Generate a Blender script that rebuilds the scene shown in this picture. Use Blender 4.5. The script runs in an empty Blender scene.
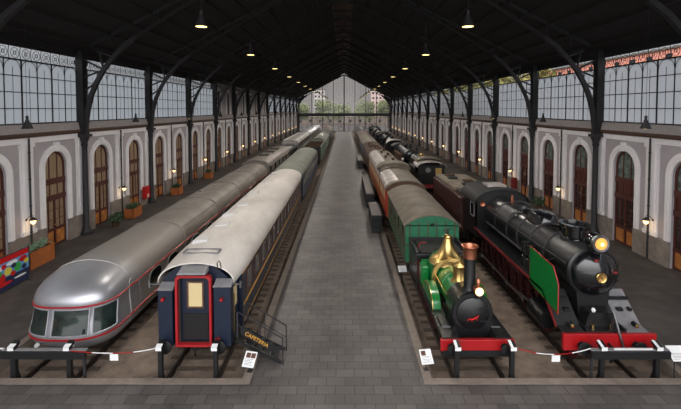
import bpy, math, random
from mathutils import Vector, Matrix
R = math.radians
PI = math.pi
rnd = random.Random(7)
sc = bpy.context.scene
COL = sc.collection
HC = 9.05      # eye height above the platform

# ---------------------------------------------------------------- camera
F_PX = 408.0
PITCH = R(2.2)
cam_d = bpy.data.cameras.new('camera')
cam_d.sensor_fit = 'HORIZONTAL'
cam_d.sensor_width = 36.0
cam_d.lens = 36.0 * F_PX / 681.0
cam_d.clip_start = 0.1
cam_d.clip_end = 1500
cam_d.shift_x = -4.5 / 681.0
cam_d.shift_y = -(204.5 - 109.0 - F_PX * math.tan(PITCH)) / 681.0
cam = bpy.data.objects.new('camera', cam_d)
COL.objects.link(cam)
cam.location = (0, 0, HC)
cam.rotation_euler = (R(90) - PITCH, 0, 0)
sc.camera = cam

# ---------------------------------------------------------------- exposure
sc.view_settings.view_transform = 'Standard'
sc.view_settings.look = 'None'
sc.view_settings.gamma = 1.0
sc.view_settings.use_curve_mapping = False
sc.view_settings.exposure = 0.0
sc.cycles.use_denoising = True
sc.cycles.max_bounces = 8
sc.cycles.transparent_max_bounces = 16
sc.cycles.sample_clamp_indirect = 4.0

# ---------------------------------------------------------------- sky
SKY_LOW, SKY_HIGH, SKY_BACK = 0.43, 3.8, 1.6
w = bpy.data.worlds.new('overcast_sky')
sc.world = w
w.use_nodes = True
nt = w.node_tree
nt.nodes.clear()
wo = nt.nodes.new('ShaderNodeOutputWorld')
bg = nt.nodes.new('ShaderNodeBackground')
tc = nt.nodes.new('ShaderNodeTexCoord')
sp = nt.nodes.new('ShaderNodeSeparateXYZ')
nt.links.new(tc.outputs['Generated'], sp.inputs[0])
mr = nt.nodes.new('ShaderNodeMapRange')     # brighter towards the zenith
mr.interpolation_type = 'SMOOTHSTEP'
mr.inputs[1].default_value = 0.06; mr.inputs[2].default_value = 0.6
mr.inputs[3].default_value = SKY_LOW; mr.inputs[4].default_value = SKY_HIGH
nt.links.new(sp.outputs['Z'], mr.inputs[0])
mr2 = nt.nodes.new('ShaderNodeMapRange')    # extra sky brightness added behind the viewer to light the front
mr2.interpolation_type = 'SMOOTHSTEP'
mr2.inputs[1].default_value = 0.25; mr2.inputs[2].default_value = -0.8
mr2.inputs[3].default_value = 0.0; mr2.inputs[4].default_value = SKY_BACK
nt.links.new(sp.outputs['Y'], mr2.inputs[0])
ad = nt.nodes.new('ShaderNodeMath'); ad.operation = 'ADD'
nt.links.new(mr.outputs[0], ad.inputs[0]); nt.links.new(mr2.outputs[0], ad.inputs[1])
nt.links.new(ad.outputs[0], bg.inputs['Strength'])
bg.inputs['Color'].default_value = (0.985, 0.99, 1.0, 1)
nt.links.new(bg.outputs[0], wo.inputs[0])

LAMP_W = 1300.0       # hall pendants
LANTERN_W = 5.0     # wall lanterns

# ---------------------------------------------------------------- helpers
def lin(c):
    return tuple(((x / 255) / 12.92 if x / 255 <= .04045 else ((x / 255 + .055) / 1.055) ** 2.4) for x in c) + (1,)

MATS = {}
def mat(name, rgb, rough=.6, metal=0.0, var=0.0, scale=3.0, bump=0.0, rgb2=None, coat=0.0, stretch=(1, 1, 1)):
    if name in MATS: return MATS[name]
    m = bpy.data.materials.new(name); m.use_nodes = True
    nt = m.node_tree; b = nt.nodes['Principled BSDF']
    b.inputs['Roughness'].default_value = rough
    b.inputs['Metallic'].default_value = metal
    b.inputs['Coat Weight'].default_value = coat
    c = lin(rgb)
    b.inputs['Base Color'].default_value = c
    if var > 0 or rgb2 is not None or bump > 0:
        tc = nt.nodes.new('ShaderNodeTexCoord'); mp = nt.nodes.new('ShaderNodeMapping')
        mp.inputs['Scale'].default_value = stretch
        nz = nt.nodes.new('ShaderNodeTexNoise'); nz.inputs['Scale'].default_value = scale
        nz.inputs['Detail'].default_value = 5; nz.inputs['Roughness'].default_value = .62
        nt.links.new(tc.outputs['Object'], mp.inputs[0]); nt.links.new(mp.outputs[0], nz.inputs['Vector'])
        cr = nt.nodes.new('ShaderNodeValToRGB')
        c2 = lin(rgb2) if rgb2 is not None else tuple(x * (1 - var) for x in c[:3]) + (1,)
        c1 = c if rgb2 is not None else tuple(min(1, x * (1 + var)) for x in c[:3]) + (1,)
        cr.color_ramp.elements[0].position = .32; cr.color_ramp.elements[0].color = c2
        cr.color_ramp.elements[1].position = .68; cr.color_ramp.elements[1].color = c1
        nt.links.new(nz.outputs['Fac'], cr.inputs[0]); nt.links.new(cr.outputs[0], b.inputs['Base Color'])
        if bump > 0:
            bp = nt.nodes.new('ShaderNodeBump'); bp.inputs['Strength'].default_value = bump
            bp.inputs['Distance'].default_value = .02
            nt.links.new(nz.outputs['Fac'], bp.inputs['Height']); nt.links.new(bp.outputs[0], b.inputs['Normal'])
    MATS[name] = m
    return m

def emis(name, rgb, strength):
    if name in MATS: return MATS[name]
    m = bpy.data.materials.new(name); m.use_nodes = True
    b = m.node_tree.nodes['Principled BSDF']
    b.inputs['Base Color'].default_value = lin(rgb)
    b.inputs['Emission Color'].default_value = lin(rgb)
    b.inputs['Emission Strength'].default_value = strength
    MATS[name] = m
    return m

def brickmat(name, c1, c2, mortar, bw, bh, msize=.02, rough=.7, offset=.5, spec=.5, rot=0.0):
    m = bpy.data.materials.new(name); m.use_nodes = True
    nt = m.node_tree; b = nt.nodes['Principled BSDF']
    tc = nt.nodes.new('ShaderNodeTexCoord'); mp = nt.nodes.new('ShaderNodeMapping')
    mp.inputs['Rotation'].default_value = (0, 0, rot)
    br = nt.nodes.new('ShaderNodeTexBrick')
    br.offset = offset
    br.inputs['Scale'].default_value = 1
    br.inputs['Brick Width'].default_value = bw; br.inputs['Row Height'].default_value = bh
    br.inputs['Mortar Size'].default_value = msize; br.inputs['Mortar Smooth'].default_value = .3
    br.inputs['Color1'].default_value = lin(c1); br.inputs['Color2'].default_value = lin(c2)
    br.inputs['Mortar'].default_value = lin(mortar)
    nt.links.new(tc.outputs['Object'], mp.inputs[0]); nt.links.new(mp.outputs[0], br.inputs['Vector'])
    nz = nt.nodes.new('ShaderNodeTexNoise'); nz.inputs['Scale'].default_value = .55; nz.inputs['Detail'].default_value = 6
    nt.links.new(tc.outputs['Object'], nz.inputs['Vector'])
    mr = nt.nodes.new('ShaderNodeMapRange'); mr.inputs[1].default_value = .3; mr.inputs[2].default_value = .7
    mr.inputs[3].default_value = .72; mr.inputs[4].default_value = 1.2
    nt.links.new(nz.outputs['Fac'], mr.inputs[0])
    mx = nt.nodes.new('ShaderNodeVectorMath'); mx.operation = 'SCALE'
    nt.links.new(br.outputs['Color'], mx.inputs[0]); nt.links.new(mr.outputs[0], mx.inputs['Scale'])
    nt.links.new(mx.outputs[0], b.inputs['Base Color'])
    b.inputs['Roughness'].default_value = rough
    b.inputs['Specular IOR Level'].default_value = spec
    bp = nt.nodes.new('ShaderNodeBump'); bp.inputs['Strength'].default_value = .35; bp.inputs['Distance'].default_value = .01
    bp.invert = True
    nt.links.new(br.outputs['Fac'], bp.inputs['Height']); nt.links.new(bp.outputs[0], b.inputs['Normal'])
    MATS[name] = m
    return m

def glassmat(name, tint, milk, rough=.1, milk_rgb=(225, 228, 232), gloss=.06):
    m = bpy.data.materials.new(name); m.use_nodes = True
    nt = m.node_tree; nt.nodes.clear()
    o = nt.nodes.new('ShaderNodeOutputMaterial')
    tr = nt.nodes.new('ShaderNodeBsdfTransparent'); tr.inputs[0].default_value = lin(tint)
    tl = nt.nodes.new('ShaderNodeBsdfTranslucent'); tl.inputs[0].default_value = lin(milk_rgb)
    gl = nt.nodes.new('ShaderNodeBsdfGlossy'); gl.inputs['Roughness'].default_value = rough
    m1 = nt.nodes.new('ShaderNodeMixShader'); m1.inputs[0].default_value = milk
    m2 = nt.nodes.new('ShaderNodeMixShader'); m2.inputs[0].default_value = gloss
    nt.links.new(tr.outputs[0], m1.inputs[1]); nt.links.new(tl.outputs[0], m1.inputs[2])
    nt.links.new(m1.outputs[0], m2.inputs[1]); nt.links.new(gl.outputs[0], m2.inputs[2])
    nt.links.new(m2.outputs[0], o.inputs[0])
    MATS[name] = m
    return m

class G:
    """collects geometry, then links it as one mesh object"""
    def __init__(s): s.v = []; s.f = []; s.mi = []; s.cur = 0
    def add(s, vs, fs):
        n = len(s.v); s.v += [tuple(p) for p in vs]
        for f in fs: s.f.append(tuple(i + n for i in f)); s.mi.append(s.cur)
        return s
    def box(s, x0, x1, y0, y1, z0, z1):
        v = [(x0, y0, z0), (x1, y0, z0), (x1, y1, z0), (x0, y1, z0), (x0, y0, z1), (x1, y0, z1), (x1, y1, z1), (x0, y1, z1)]
        return s.add(v, [(0, 3, 2, 1), (4, 5, 6, 7), (0, 1, 5, 4), (1, 2, 6, 5), (2, 3, 7, 6), (3, 0, 4, 7)])
    def cbox(s, c, d): return s.box(c[0] - d[0] / 2, c[0] + d[0] / 2, c[1] - d[1] / 2, c[1] + d[1] / 2, c[2] - d[2] / 2, c[2] + d[2] / 2)
    def hexa(s, p):   # 8 points, bottom ring then top ring
        return s.add(p, [(0, 3, 2, 1), (4, 5, 6, 7), (0, 1, 5, 4), (1, 2, 6, 5), (2, 3, 7, 6), (3, 0, 4, 7)])
    def bar(s, a, b, wd, ht=None, up=(0, 0, 1)):
        """rectangular bar from a to b"""
        ht = ht or wd; a = Vector(a); b = Vector(b); d = (b - a)
        if d.length < 1e-6: return s
        d.normalize(); u = Vector(up)
        if abs(d.dot(u)) > .98: u = Vector((0, 1, 0))
        sd = d.cross(u).normalized(); u = sd.cross(d).normalized()
        P = []
        for p in (a, b):
            for i, j in ((-1, -1), (1, -1), (1, 1), (-1, 1)): P.append(p + sd * wd / 2 * i + u * ht / 2 * j)
        return s.add(P, [(3, 2, 1, 0), (4, 5, 6, 7), (0, 1, 5, 4), (1, 2, 6, 5), (2, 3, 7, 6), (3, 0, 4, 7)])
    def tube(s, pts, r, n=8, closed=False, caps=True):
        pts = [Vector(p) for p in pts]; k = len(pts); rings = []
        rr = r if isinstance(r, (list, tuple)) else [r] * k
        prev = None
        for i, p in enumerate(pts):
            if closed: t = pts[(i + 1) % k] - pts[i - 1]
            else: t = pts[min(i + 1, k - 1)] - pts[max(i - 1, 0)]
            if t.length < 1e-9: t = Vector((0, 0, 1))
            t.normalize()
            if prev is None:
                a = Vector((0, 0, 1)) if abs(t.z) < .9 else Vector((1, 0, 0)); u = (a - t * a.dot(t)).normalized()
            else:
                u = prev - t * prev.dot(t)
                u = u.normalized() if u.length > 1e-6 else Vector((1, 0, 0))
            prev = u; q = t.cross(u)
            rings.append([p + (u * math.cos(2 * PI * j / n) + q * math.sin(2 * PI * j / n)) * rr[i] for j in range(n)])
        return s.loft(rings, closed, caps)
    def loft(s, rings, closed=False, caps=True, wrap=True):
        n = len(rings[0]); k = len(rings); vs = [p for r_ in rings for p in r_]; fs = []
        for i in range(k if closed else k - 1):
            for j in range(n if wrap else n - 1):
                a = i * n + j; b = i * n + (j + 1) % n; c = ((i + 1) % k) * n + (j + 1) % n; d = ((i + 1) % k) * n + j
                fs.append((a, b, c, d))
        if caps and not closed and wrap:
            fs.append(tuple(range(n - 1, -1, -1))); fs.append(tuple((k - 1) * n + j for j in range(n)))
        return s.add(vs, fs)
    def lathe(s, prof, c=(0, 0, 0), axis='z', n=24):
        """prof: (radius, distance along axis)"""
        rings = []
        for r, h in prof:
            ring = []
            for j in range(n):
                a = 2 * PI * j / n; x, y = math.cos(a) * r, math.sin(a) * r
                if axis == 'z': p = (c[0] + x, c[1] + y, c[2] + h)
                elif axis == 'y': p = (c[0] + x, c[1] + h, c[2] - y)
                else: p = (c[0] + h, c[1] + x, c[2] + y)
                ring.append(p)
            rings.append(ring)
        return s.loft(rings, False, True)
    def cyl(s, c, r, h, axis='z', n=24): return s.lathe([(r, 0), (r, h)], c, axis, n)
    def prism(s, poly, a0, a1, axis='y'):
        """poly in the plane across the axis: y -> (x,z), x -> (y,z), z -> (x,y)"""
        def P(p, a): return (p[0], a, p[1]) if axis == 'y' else ((a, p[0], p[1]) if axis == 'x' else (p[0], p[1], a))
        n = len(poly); vs = [P(p, a0) for p in poly] + [P(p, a1) for p in poly]
        fs = [tuple(range(n)), tuple(range(2 * n - 1, n - 1, -1))] + [((i + 1) % n, i, n + i, n + (i + 1) % n) for i in range(n)]
        return s.add(vs, fs)
    def sheet(s, prof, a0, a1, th, axis='y'):
        """open profile thickened downwards and extruded"""
        lo = [(p[0], p[1] - th) for p in prof]
        n = len(prof); 
        def P(p, a): return (p[0], a, p[1]) if axis == 'y' else (a, p[0], p[1])
        rings = []
        for a in (a0, a1): rings.append([P(p, a) for p in prof] + [P(p, a) for p in reversed(lo)])
        m = 2 * n; vs = rings[0] + rings[1]; fs = []
        for j in range(m): fs.append((j, (j + 1) % m, m + (j + 1) % m, m + j))
        for k in (0, m):
            for j in range(n - 1): fs.append((k + j, k + j + 1, k + m - 2 - j, k + m - 1 - j))
        return s.add(vs, fs)
    def build(s, name, m=None, parent=None, loc=None, smooth=True, bevel=0.0, ang=38):
        me = bpy.data.meshes.new(name); me.from_pydata(s.v, [], s.f)
        ms = m if isinstance(m, (list, tuple)) else [m]
        for x in ms: me.materials.append(MATS[x] if isinstance(x, str) else x)
        if len(ms) > 1: me.polygons.foreach_set('material_index', s.mi)
        import bmesh
        bm = bmesh.new(); bm.from_mesh(me); bmesh.ops.recalc_face_normals(bm, faces=bm.faces); bm.to_mesh(me); bm.free()
        if smooth:
            me.polygons.foreach_set('use_smooth', [True] * len(me.polygons)); me.set_sharp_from_angle(angle=R(ang))
        me.update()
        o = bpy.data.objects.new(name, me); COL.objects.link(o)
        if parent is not None: o.parent = parent
        if loc is not None: o.location = loc
        if bevel > 0:
            b = o.modifiers.new('bevel', 'BEVEL'); b.width = bevel; b.segments = 2; b.limit_method = 'ANGLE'; b.angle_limit = R(50)
        return o

def tag(o, label, cat, group=None):
    o['label'] = label; o['category'] = cat
    if group: o['group'] = group
    return o
def thing(name, label, cat, loc=(0, 0, 0), group=None, rz=0):
    o = bpy.data.objects.new(name, None); COL.objects.link(o); o.location = loc; o.rotation_euler = (0, 0, rz)
    o.empty_display_size = .2
    return tag(o, label, cat, group)
def struct(o):
    o['kind'] = 'structure'; return o
def stuff(o):
    o['kind'] = 'stuff'; return o
def sroot(name, loc=(0, 0, 0), rz=0):
    o = bpy.data.objects.new(name, None); COL.objects.link(o); o.location = loc; o.rotation_euler = (0, 0, rz)
    o['kind'] = 'structure'; return o
def tree_of(o):
    return [c for c in ALLCH.get(o.name, [])]
def dup(o, loc, label=None, rz=None, group=None, parent=None):
    """copy of a thing with its parts and sub-parts"""
    c = o.copy(); COL.objects.link(c)
    if parent is not None: c.parent = parent
    else: c.location = loc
    if rz is not None: c.rotation_euler = (0, 0, rz)
    if label: c['label'] = label
    if group: c['group'] = group
    for ch in o.children: dup(ch, None, parent=c)
    return c
ORD = ['first', 'second', 'third', 'fourth', 'fifth', 'sixth', 'seventh', 'eighth', 'ninth', 'tenth', 'eleventh', 'twelfth',
       'thirteenth', 'fourteenth', 'fifteenth', 'sixteenth', 'seventeenth', 'eighteenth']
def arc(w, z0, z1, n=14, p=2.0):
    """arched roof profile from -w to w, eaves at z0, crown at z1"""
    return [(-w * math.cos(PI * i / n), z0 + (z1 - z0) * (math.sin(PI * i / n) ** (2 / p))) for i in range(n + 1)]
def sarc(w, z0, z1, n=14):
    """shallow circular segment"""
    h = z1 - z0; r = (w * w + h * h) / (2 * h); a = math.asin(min(1, w / r))
    return [(r * math.sin(-a + 2 * a * i / n), z1 - r + r * math.cos(-a + 2 * a * i / n)) for i in range(n + 1)]

# ---------------------------------------------------------------- materials
brickmat('paving', (98, 92, 90), (82, 77, 75), (54, 51, 49), .62, .42, .013, .5, spec=.4)
brickmat('aisle_paving', (86, 80, 77), (75, 70, 67), (60, 56, 54), .5, .5, .008, .7, spec=.3)
mat('kerb', (128, 116, 106), .8, var=.18, scale=2.5, bump=.3)
mat('bed', (138, 120, 106), .9, rgb2=(92, 80, 70), scale=1.3, bump=.6)
mat('wall_mauve', (166, 159, 163), .85, var=.06, scale=.8)
mat('wall_white', (226, 222, 224), .8, var=.05, scale=1.2)
mat('stone', (142, 132, 124), .85, rgb2=(112, 102, 95), scale=1.6, bump=.2)
mat('ledge', (150, 144, 144), .8, var=.1)
mat('cornice_wood', (74, 52, 42), .6, var=.15, scale=4)
mat('iron', (42, 40, 43), .6, .1, var=.15, scale=3)
mat('iron_dark', (26, 25, 26), .7, .0)
mat('truss_paint', (28, 26, 26), .85)
mat('ceiling_wood', (34, 29, 28), .9, rgb2=(25, 22, 21), scale=1.5, stretch=(.3, 6, .3))
mat('ridge_wood', (96, 76, 66), .7, rgb2=(60, 48, 42), scale=2, stretch=(3, .6, 3))
mat('door_wood', (78, 38, 30), .5, var=.2, scale=3, stretch=(1, 1, .3))
mat('door_amber', (196, 128, 66), .45, rgb2=(140, 84, 44), scale=2.5)
mat('curtain', (158, 134, 106), .8, rgb2=(118, 98, 78), scale=1.6, stretch=(6, 6, .4))
mat('pane_dark', (62, 46, 42), .25, rgb2=(44, 32, 30), scale=1.2)
mat('pane_green', (120, 132, 126), .15, rgb2=(60, 66, 62), scale=2.2)
mat('black', (20, 20, 22), .45)
mat('black_gloss', (16, 16, 19), .2, coat=.6)
mat('loco_black', (20, 20, 22), .36, var=.25, scale=2.0, coat=.15)
mat('sooty', (38, 36, 35), .7, var=.3, scale=3)
mat('red_paint', (158, 16, 22), .38, var=.1, scale=2)
mat('dark_red', (116, 26, 28), .5, var=.2)
mat('loco_green', (18, 116, 52), .3, var=.08, scale=2, coat=.4)
mat('coach_green', (34, 108, 76), .5, var=.15, scale=2)
mat('brass', (222, 186, 118), .3, 1.0)
mat('copper', (196, 126, 98), .4, 1.0)
mat('steel', (150, 150, 152), .35, 1.0)
mat('rail_steel', (74, 64, 58), .45, .7, var=.2)
mat('rust', (84, 58, 42), .85, rgb2=(52, 38, 30), scale=4)
mat('sleeper_wood', (92, 78, 66), .9, rgb2=(62, 50, 42), scale=3, bump=.4)
mat('silver', (172, 172, 178), .34, .75, var=.08, scale=.9)
mat('silver_dusty', (142, 134, 126), .55, .1, rgb2=(118, 110, 103), scale=.9)
mat('nose_glass', (44, 56, 53), .08, rgb2=(24, 32, 30), scale=1.5, coat=.3)
mat('wheel_red', (62, 18, 20), .6)
mat('window_dark', (16, 22, 22), .06, coat=.4)
mat('coach_blue', (13, 23, 43), .4, var=.12, scale=2, coat=.2)
mat('box_blue', (16, 26, 46), .45, var=.1)
mat('roof_white', (222, 215, 209), .62, rgb2=(188, 180, 172), scale=.7, stretch=(1, .4, 1))
mat('roof_green_grey', (132, 134, 124), .7, rgb2=(104, 108, 98), scale=.8)
mat('roof_brown_grey', (118, 108, 94), .7, rgb2=(92, 83, 72), scale=1.2)
mat('roof_tin', (214, 206, 202), .42, .3, rgb2=(150, 140, 134), scale=1.4)
mat('tank_dust', (150, 138, 120), .7, rgb2=(92, 84, 74), scale=1.5)
mat('gold', (214, 158, 62), .4)
mat('cream', (206, 186, 140), .5)
mat('wood_orange', (192, 94, 48), .5, rgb2=(120, 56, 32), scale=2, stretch=(1, .3, 1))
mat('wood_brown', (96, 62, 46), .6, rgb2=(68, 44, 34), scale=2)
mat('grey_paint', (122, 120, 122), .55, var=.15)
mat('deck_grey', (96, 91, 88), .7, var=.12, scale=2)
mat('white', (226, 226, 226), .5)
mat('off_white', (204, 202, 200), .6)
mat('plant_wood', (172, 98, 48), .6, var=.15, scale=3)
mat('leaf_dark', (48, 74, 44), .6, var=.3, scale=6)
mat('leaf_pale', (128, 156, 128), .6, var=.2, scale=6)
mat('fire_red', (190, 30, 30), .4)
mat('seat_dark', (60, 46, 44), .8)
mat('hopper_green', (128, 138, 122), .7, var=.15)
mat('blue_far', (70, 84, 112), .5)
mat('asphalt', (52, 50, 48), 1.0, var=.1)
mat('bldg_grey', (182, 180, 180), .8); mat('bldg_pink', (196, 176, 172), .8); mat('bldg_brick', (232, 150, 126), .8, var=.1); mat('bldg_cream', (190, 180, 168), .8)
mat('leaf_green', (132, 142, 92), .7, rgb2=(92, 106, 62), scale=1.0)
mat('leaf_yellow', (178, 160, 84), .7, rgb2=(112, 112, 56), scale=1.0)
mat('bark', (78, 66, 56), .9)
emis('lamp_glow', (255, 226, 150), 3.2)
emis('lantern_glow', (255, 206, 140), 3.0)
emis('head_glow', (255, 226, 160), 1.6)
emis('head_amber', (240, 160, 70), .75)
glassmat('milky_glass', (236, 240, 244), .9, milk_rgb=(172, 175, 178), gloss=.02)
glassmat('clear_glass', (242, 244, 246), .0, gloss=.03)
glassmat('end_glass', (232, 228, 226), .03, gloss=.02)
glassmat('lantern_glass', (255, 240, 220), .5)

# ---------------------------------------------------------------- the hall
YA, YB = -0.7, 164.6           # front edge of the hall, end wall
XL, XR = -19.1, 18.45          # wall faces
CXL, CXR = -18.75, 18.05       # column lines
XM = (CXL + CXR) / 2
Y0 = 19.3                      # a column line; bays of 10 m
COLS = [Y0 + 10 * k for k in range(-1, 15)]   # 9.3 .. 159.3
BAYS = [(y, min(y + 10, YB)) for y in [-0.7] + COLS]
RZ = -0.25                     # top of rail
BZ = -0.42                     # track bed
PL, PR = -3.45, 2.92           # edges of the middle platform
PF = 13.38                     # edge of the front platform
EL, ER = -12.4, 11.45          # edges of the side platforms

struct(G().box(PL + .3, PR - .3, PF - .3, YB, -.6, 0).build('floor', 'paving', smooth=False))
struct(G().box(XL - .5, XR + .5, -6, PF - .3, -.6, 0).build('floor', 'paving', smooth=False))
struct(G().box(XL - .4, EL - .3, PF - .3, YB, -.6, 0).build('floor', 'aisle_paving', smooth=False))
struct(G().box(ER + .3, XR + .4, PF - .3, YB, -.6, 0).build('floor', 'aisle_paving', smooth=False))
struct(G().box(EL, PL, PF, YB, -.7, BZ).build('floor', 'bed', smooth=False))
struct(G().box(PR, ER, PF, YB, -.7, BZ).build('floor', 'bed', smooth=False))
KE = [('trim_1', (PL, PL + .3, PF, YB)), ('trim_2', (PR - .3, PR, PF, YB)), ('trim_3', (EL - .3, PL + .3, PF - .3, PF)),
      ('trim_4', (PR - .3, ER + .3, PF - .3, PF)), ('trim_5', (EL - .3, EL, PF, YB)), ('trim_6', (ER, ER + .3, PF, YB))]
for n, (a, b, c, d) in KE:
    struct(G().box(a, b, c, d, -.6, .01).build(n, 'kerb', smooth=False))

DW, DSP = 1.05, 5.25           # half width of a door, height of the arch springing
def door_ys():
    out = []
    for (a, b) in BAYS:
        m = a + 5
        for dy in (-2.5, 2.5):
            if m + dy + 2 < YB: out.append(m + dy)
    return out
DOORS = door_ys()
NA = 14
def wall_mesh(x, side, y0, y1, ztop, doors, hw, zs, z0=0.0, depth=.38):
    """inner face of a long wall with arched openings; side=+1 when the room lies towards +x"""
    g = G(); back = x - side * depth
    ys = [y0] + sorted([d - 2.5 for d in doors]) + [doors[-1] + 2.5, y1]
    if y0 < doors[0] - 2.5: g.add([(x, y0, z0), (x, doors[0] - 2.5, z0), (x, doors[0] - 2.5, ztop), (x, y0, ztop)], [(0, 1, 2, 3)])
    if y1 > doors[-1] + 2.5: g.add([(x, doors[-1] + 2.5, z0), (x, y1, z0), (x, y1, ztop), (x, doors[-1] + 2.5, ztop)], [(0, 1, 2, 3)])
    for d in doors:
        A, B = d - 2.5, d + 2.5
        g.add([(x, A, z0), (x, d - hw, z0), (x, d - hw, zs), (x, A, zs)], [(0, 1, 2, 3)])
        g.add([(x, d + hw, z0), (x, B, z0), (x, B, zs), (x, d + hw, zs)], [(0, 1, 2, 3)])
        pts = [(d - hw * math.cos(PI * i / NA), zs + hw * math.sin(PI * i / NA)) for i in range(NA + 1)]
        tp = [(A + 5 * i / NA, ztop) for i in range(NA + 1)]
        g.add([(x, A, zs), (x, pts[0][0], zs), (x, A, ztop)], [(0, 1, 2)])
        g.add([(x, B, zs), (x, pts[-1][0], zs), (x, B, ztop)], [(0, 1, 2)])
        for i in range(NA):
            g.add([(x, *pts[i]), (x, *pts[i + 1]), (x, *tp[i + 1]), (x, *tp[i])], [(0, 1, 2, 3)])
        ol = [(d - hw, z0)] + pts + [(d + hw, z0)]
        for i in range(len(ol) - 1):
            g.add([(x, *ol[i]), (x, *ol[i + 1]), (back, *ol[i + 1]), (back, *ol[i])], [(0, 1, 2, 3)])
    # solid back so no daylight leaks past the doors
    g.box(min(back, back - side * .1), max(back, back - side * .1), y0, y1, z0, ztop)
    return g

for side, x, nm in ((1, XL, 'left'), (-1, XR, 'right')):
    struct(wall_mesh(x, side, YA, YB, 7.45, DOORS, DW, DSP).build('wall_' + nm, 'wall_mauve', smooth=False))
# stone base between the doors
def base_mesh(x, side):
    g = G(); e = [YA] + [v for d in DOORS for v in (d - DW, d + DW)] + [YB]
    for i in range(0, len(e), 2):
        a, b = sorted((x, x + side * .12)); g.box(a, b, e[i], e[i + 1], 0, 1.45)
        a, b = sorted((x, x + side * .15)); g.box(a, b, e[i], e[i + 1], 1.4, 1.5)
    return g
struct(base_mesh(XL, 1).build('baseboard_left', 'stone', smooth=False))
struct(base_mesh(XR, -1).build('baseboard_right', 'stone', smooth=False))

# white pilasters, archivolts and top band, one mesh per bay and side
def trim_bay(side):
    g = G(); T = .09
    def bx(ya, yb, za, zb, t=T):
        a, b = sorted((0, side * t)); g.box(a, b, ya, yb, za, zb)
    bx(-5, 5, 6.98, 7.45)
    for c, hw in ((0, .5), (-5, .5), (5, .5)):
        ya, yb = max(-5, c - hw), min(5, c + hw)
        bx(ya, yb, 1.5, 6.98); bx(max(-5, c - hw * .62), min(5, c + hw * .62), 1.5, 6.9, T + .05)
        bx(max(-5, c - hw * 1.1), min(5, c + hw * 1.1), 1.5, 1.75, T + .08); bx(max(-5, c - hw * 1.1), min(5, c + hw * 1.1), 6.75, 6.98, T + .08)
    for d in (-2.5, 2.5):
        ri, ro = DW, DW + .42
        for r0, r1, t in ((ri, ro, T), (ri + .12, ro - .1, T + .05)):
            pi = [(d - r0, 1.5)] + [(d - r0 * math.cos(PI * i / NA), DSP + r0 * math.sin(PI * i / NA)) for i in range(NA + 1)] + [(d + r0, 1.5)]
            po = [(d - r1, 1.5)] + [(d - r1 * math.cos(PI * i / NA), DSP + r1 * math.sin(PI * i / NA)) for i in range(NA + 1)] + [(d + r1, 1.5)]
            rings = [[(0, *pi[i]), (0, *po[i]), (side * t, *po[i]), (side * t, *pi[i])] for i in range(len(pi))]
            g.loft(rings)
        bx(d - .16, d + .16, DSP + ri - .02, DSP + ro + .14, T + .12)
    return g
for side, x in ((1, XL), (-1, XR)):
    first = None; n = 7 if side == 1 else 27
    for k, (a, b) in enumerate(BAYS):
        if b - a < 9: continue
        if first is None: first = o = struct(trim_bay(side).build('trim_%d' % n, 'wall_white', smooth=False))
        else: o = first.copy(); COL.objects.link(o); o.name = 'trim_%d' % (n + k)
        o.location = (x, a + 5, 0)

# doors: frame, mullions, panes and lower panels
def door_parts(side, amber):
    hw = DW - .01; d = -side * .22
    fr = G()
    def fb(ya, yb, za, zb, t=.09): fr.box(d - t, d + t, ya, yb, za, zb)
    pts = [(-hw * math.cos(PI * i / NA), DSP + hw * math.sin(PI * i / NA)) for i in range(NA + 1)]
    ri = hw - .12
    pin = [(-ri * math.cos(PI * i / NA), DSP + ri * math.sin(PI * i / NA)) for i in range(NA + 1)]
    fr.loft([[(d - .09, *pts[i]), (d + .09, *pts[i]), (d + .09, *pin[i]), (d - .09, *pin[i])] for i in range(NA + 1)])
    fb(-hw, -hw + .12, 0, DSP); fb(hw - .12, hw, 0, DSP)
    fb(-hw, hw, 4.12, 4.48, .13); fb(-hw, hw, 3.05, 3.38, .14); fb(-hw, hw, 1.02, 1.2, .1); fb(-hw, hw, 0.02, .14)
    fb(-.06, .06, 0, 3.1, .11)
    for y in (-.36, .36): fb(y - .035, y + .035, 3.3, DSP + .9, .06)
    for y in (-.52, .52): fb(y - .025, y + .025, 1.1, 3.1, .06)
    for z in (1.75, 2.4): fb(-hw + .1, hw - .1, z - .02, z + .02, .05)
    lu = G()
    poly = [(-ri, 4.45)] + pin + [(ri, 4.45)]
    lu.prism(poly, d - .02, d + .02, 'x')
    mid = G().box(d - .02, d + .02, -hw + .1, hw - .1, 3.35, 4.15)
    lo = G().box(d - .02, d + .02, -hw + .1, hw - .1, 1.15, 3.1)
    pa = G()
    for c in (-.52, .52):
        pa.box(d - .05, d + .05, c - .42, c + .42, .1, 1.05); pa.box(d - .075, d + .075, c - .3, c + .3, .22, .92)
    return fr, lu, mid, lo, pa
def make_doors(side, x, start):
    first = None
    for k, y in enumerate(DOORS):
        if first is None:
            r = sroot('door_%d' % start, (x, y, 0))
            fr, lu, mid, lo, pa = door_parts(side, True)
            fr.build('door_frame', 'door_wood', r, smooth=False)
            lu.build('fanlight_pane', 'curtain' if side == 1 else 'pane_green', r, smooth=False)
            mid.build('transom_panel', 'curtain' if side == 1 else 'door_wood', r, smooth=False)
            lo.build('door_pane', 'curtain' if side == 1 else 'pane_dark', r, smooth=False)
            pa.build('lower_panel', 'door_amber', r, smooth=False)
            h = G().tube([(side * -.06, -.12, 1.45), (side * -.02, -.12, 1.45), (side * -.02, -.24, 1.45)], .018, 6); h.build('door_handle', 'brass', r)
            first = r
        else:
            c = dup(first, (x, y, 0)); c.name = 'door_%d' % (start + k)
make_doors(1, XL, 1); make_doors(-1, XR, 41)

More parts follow.
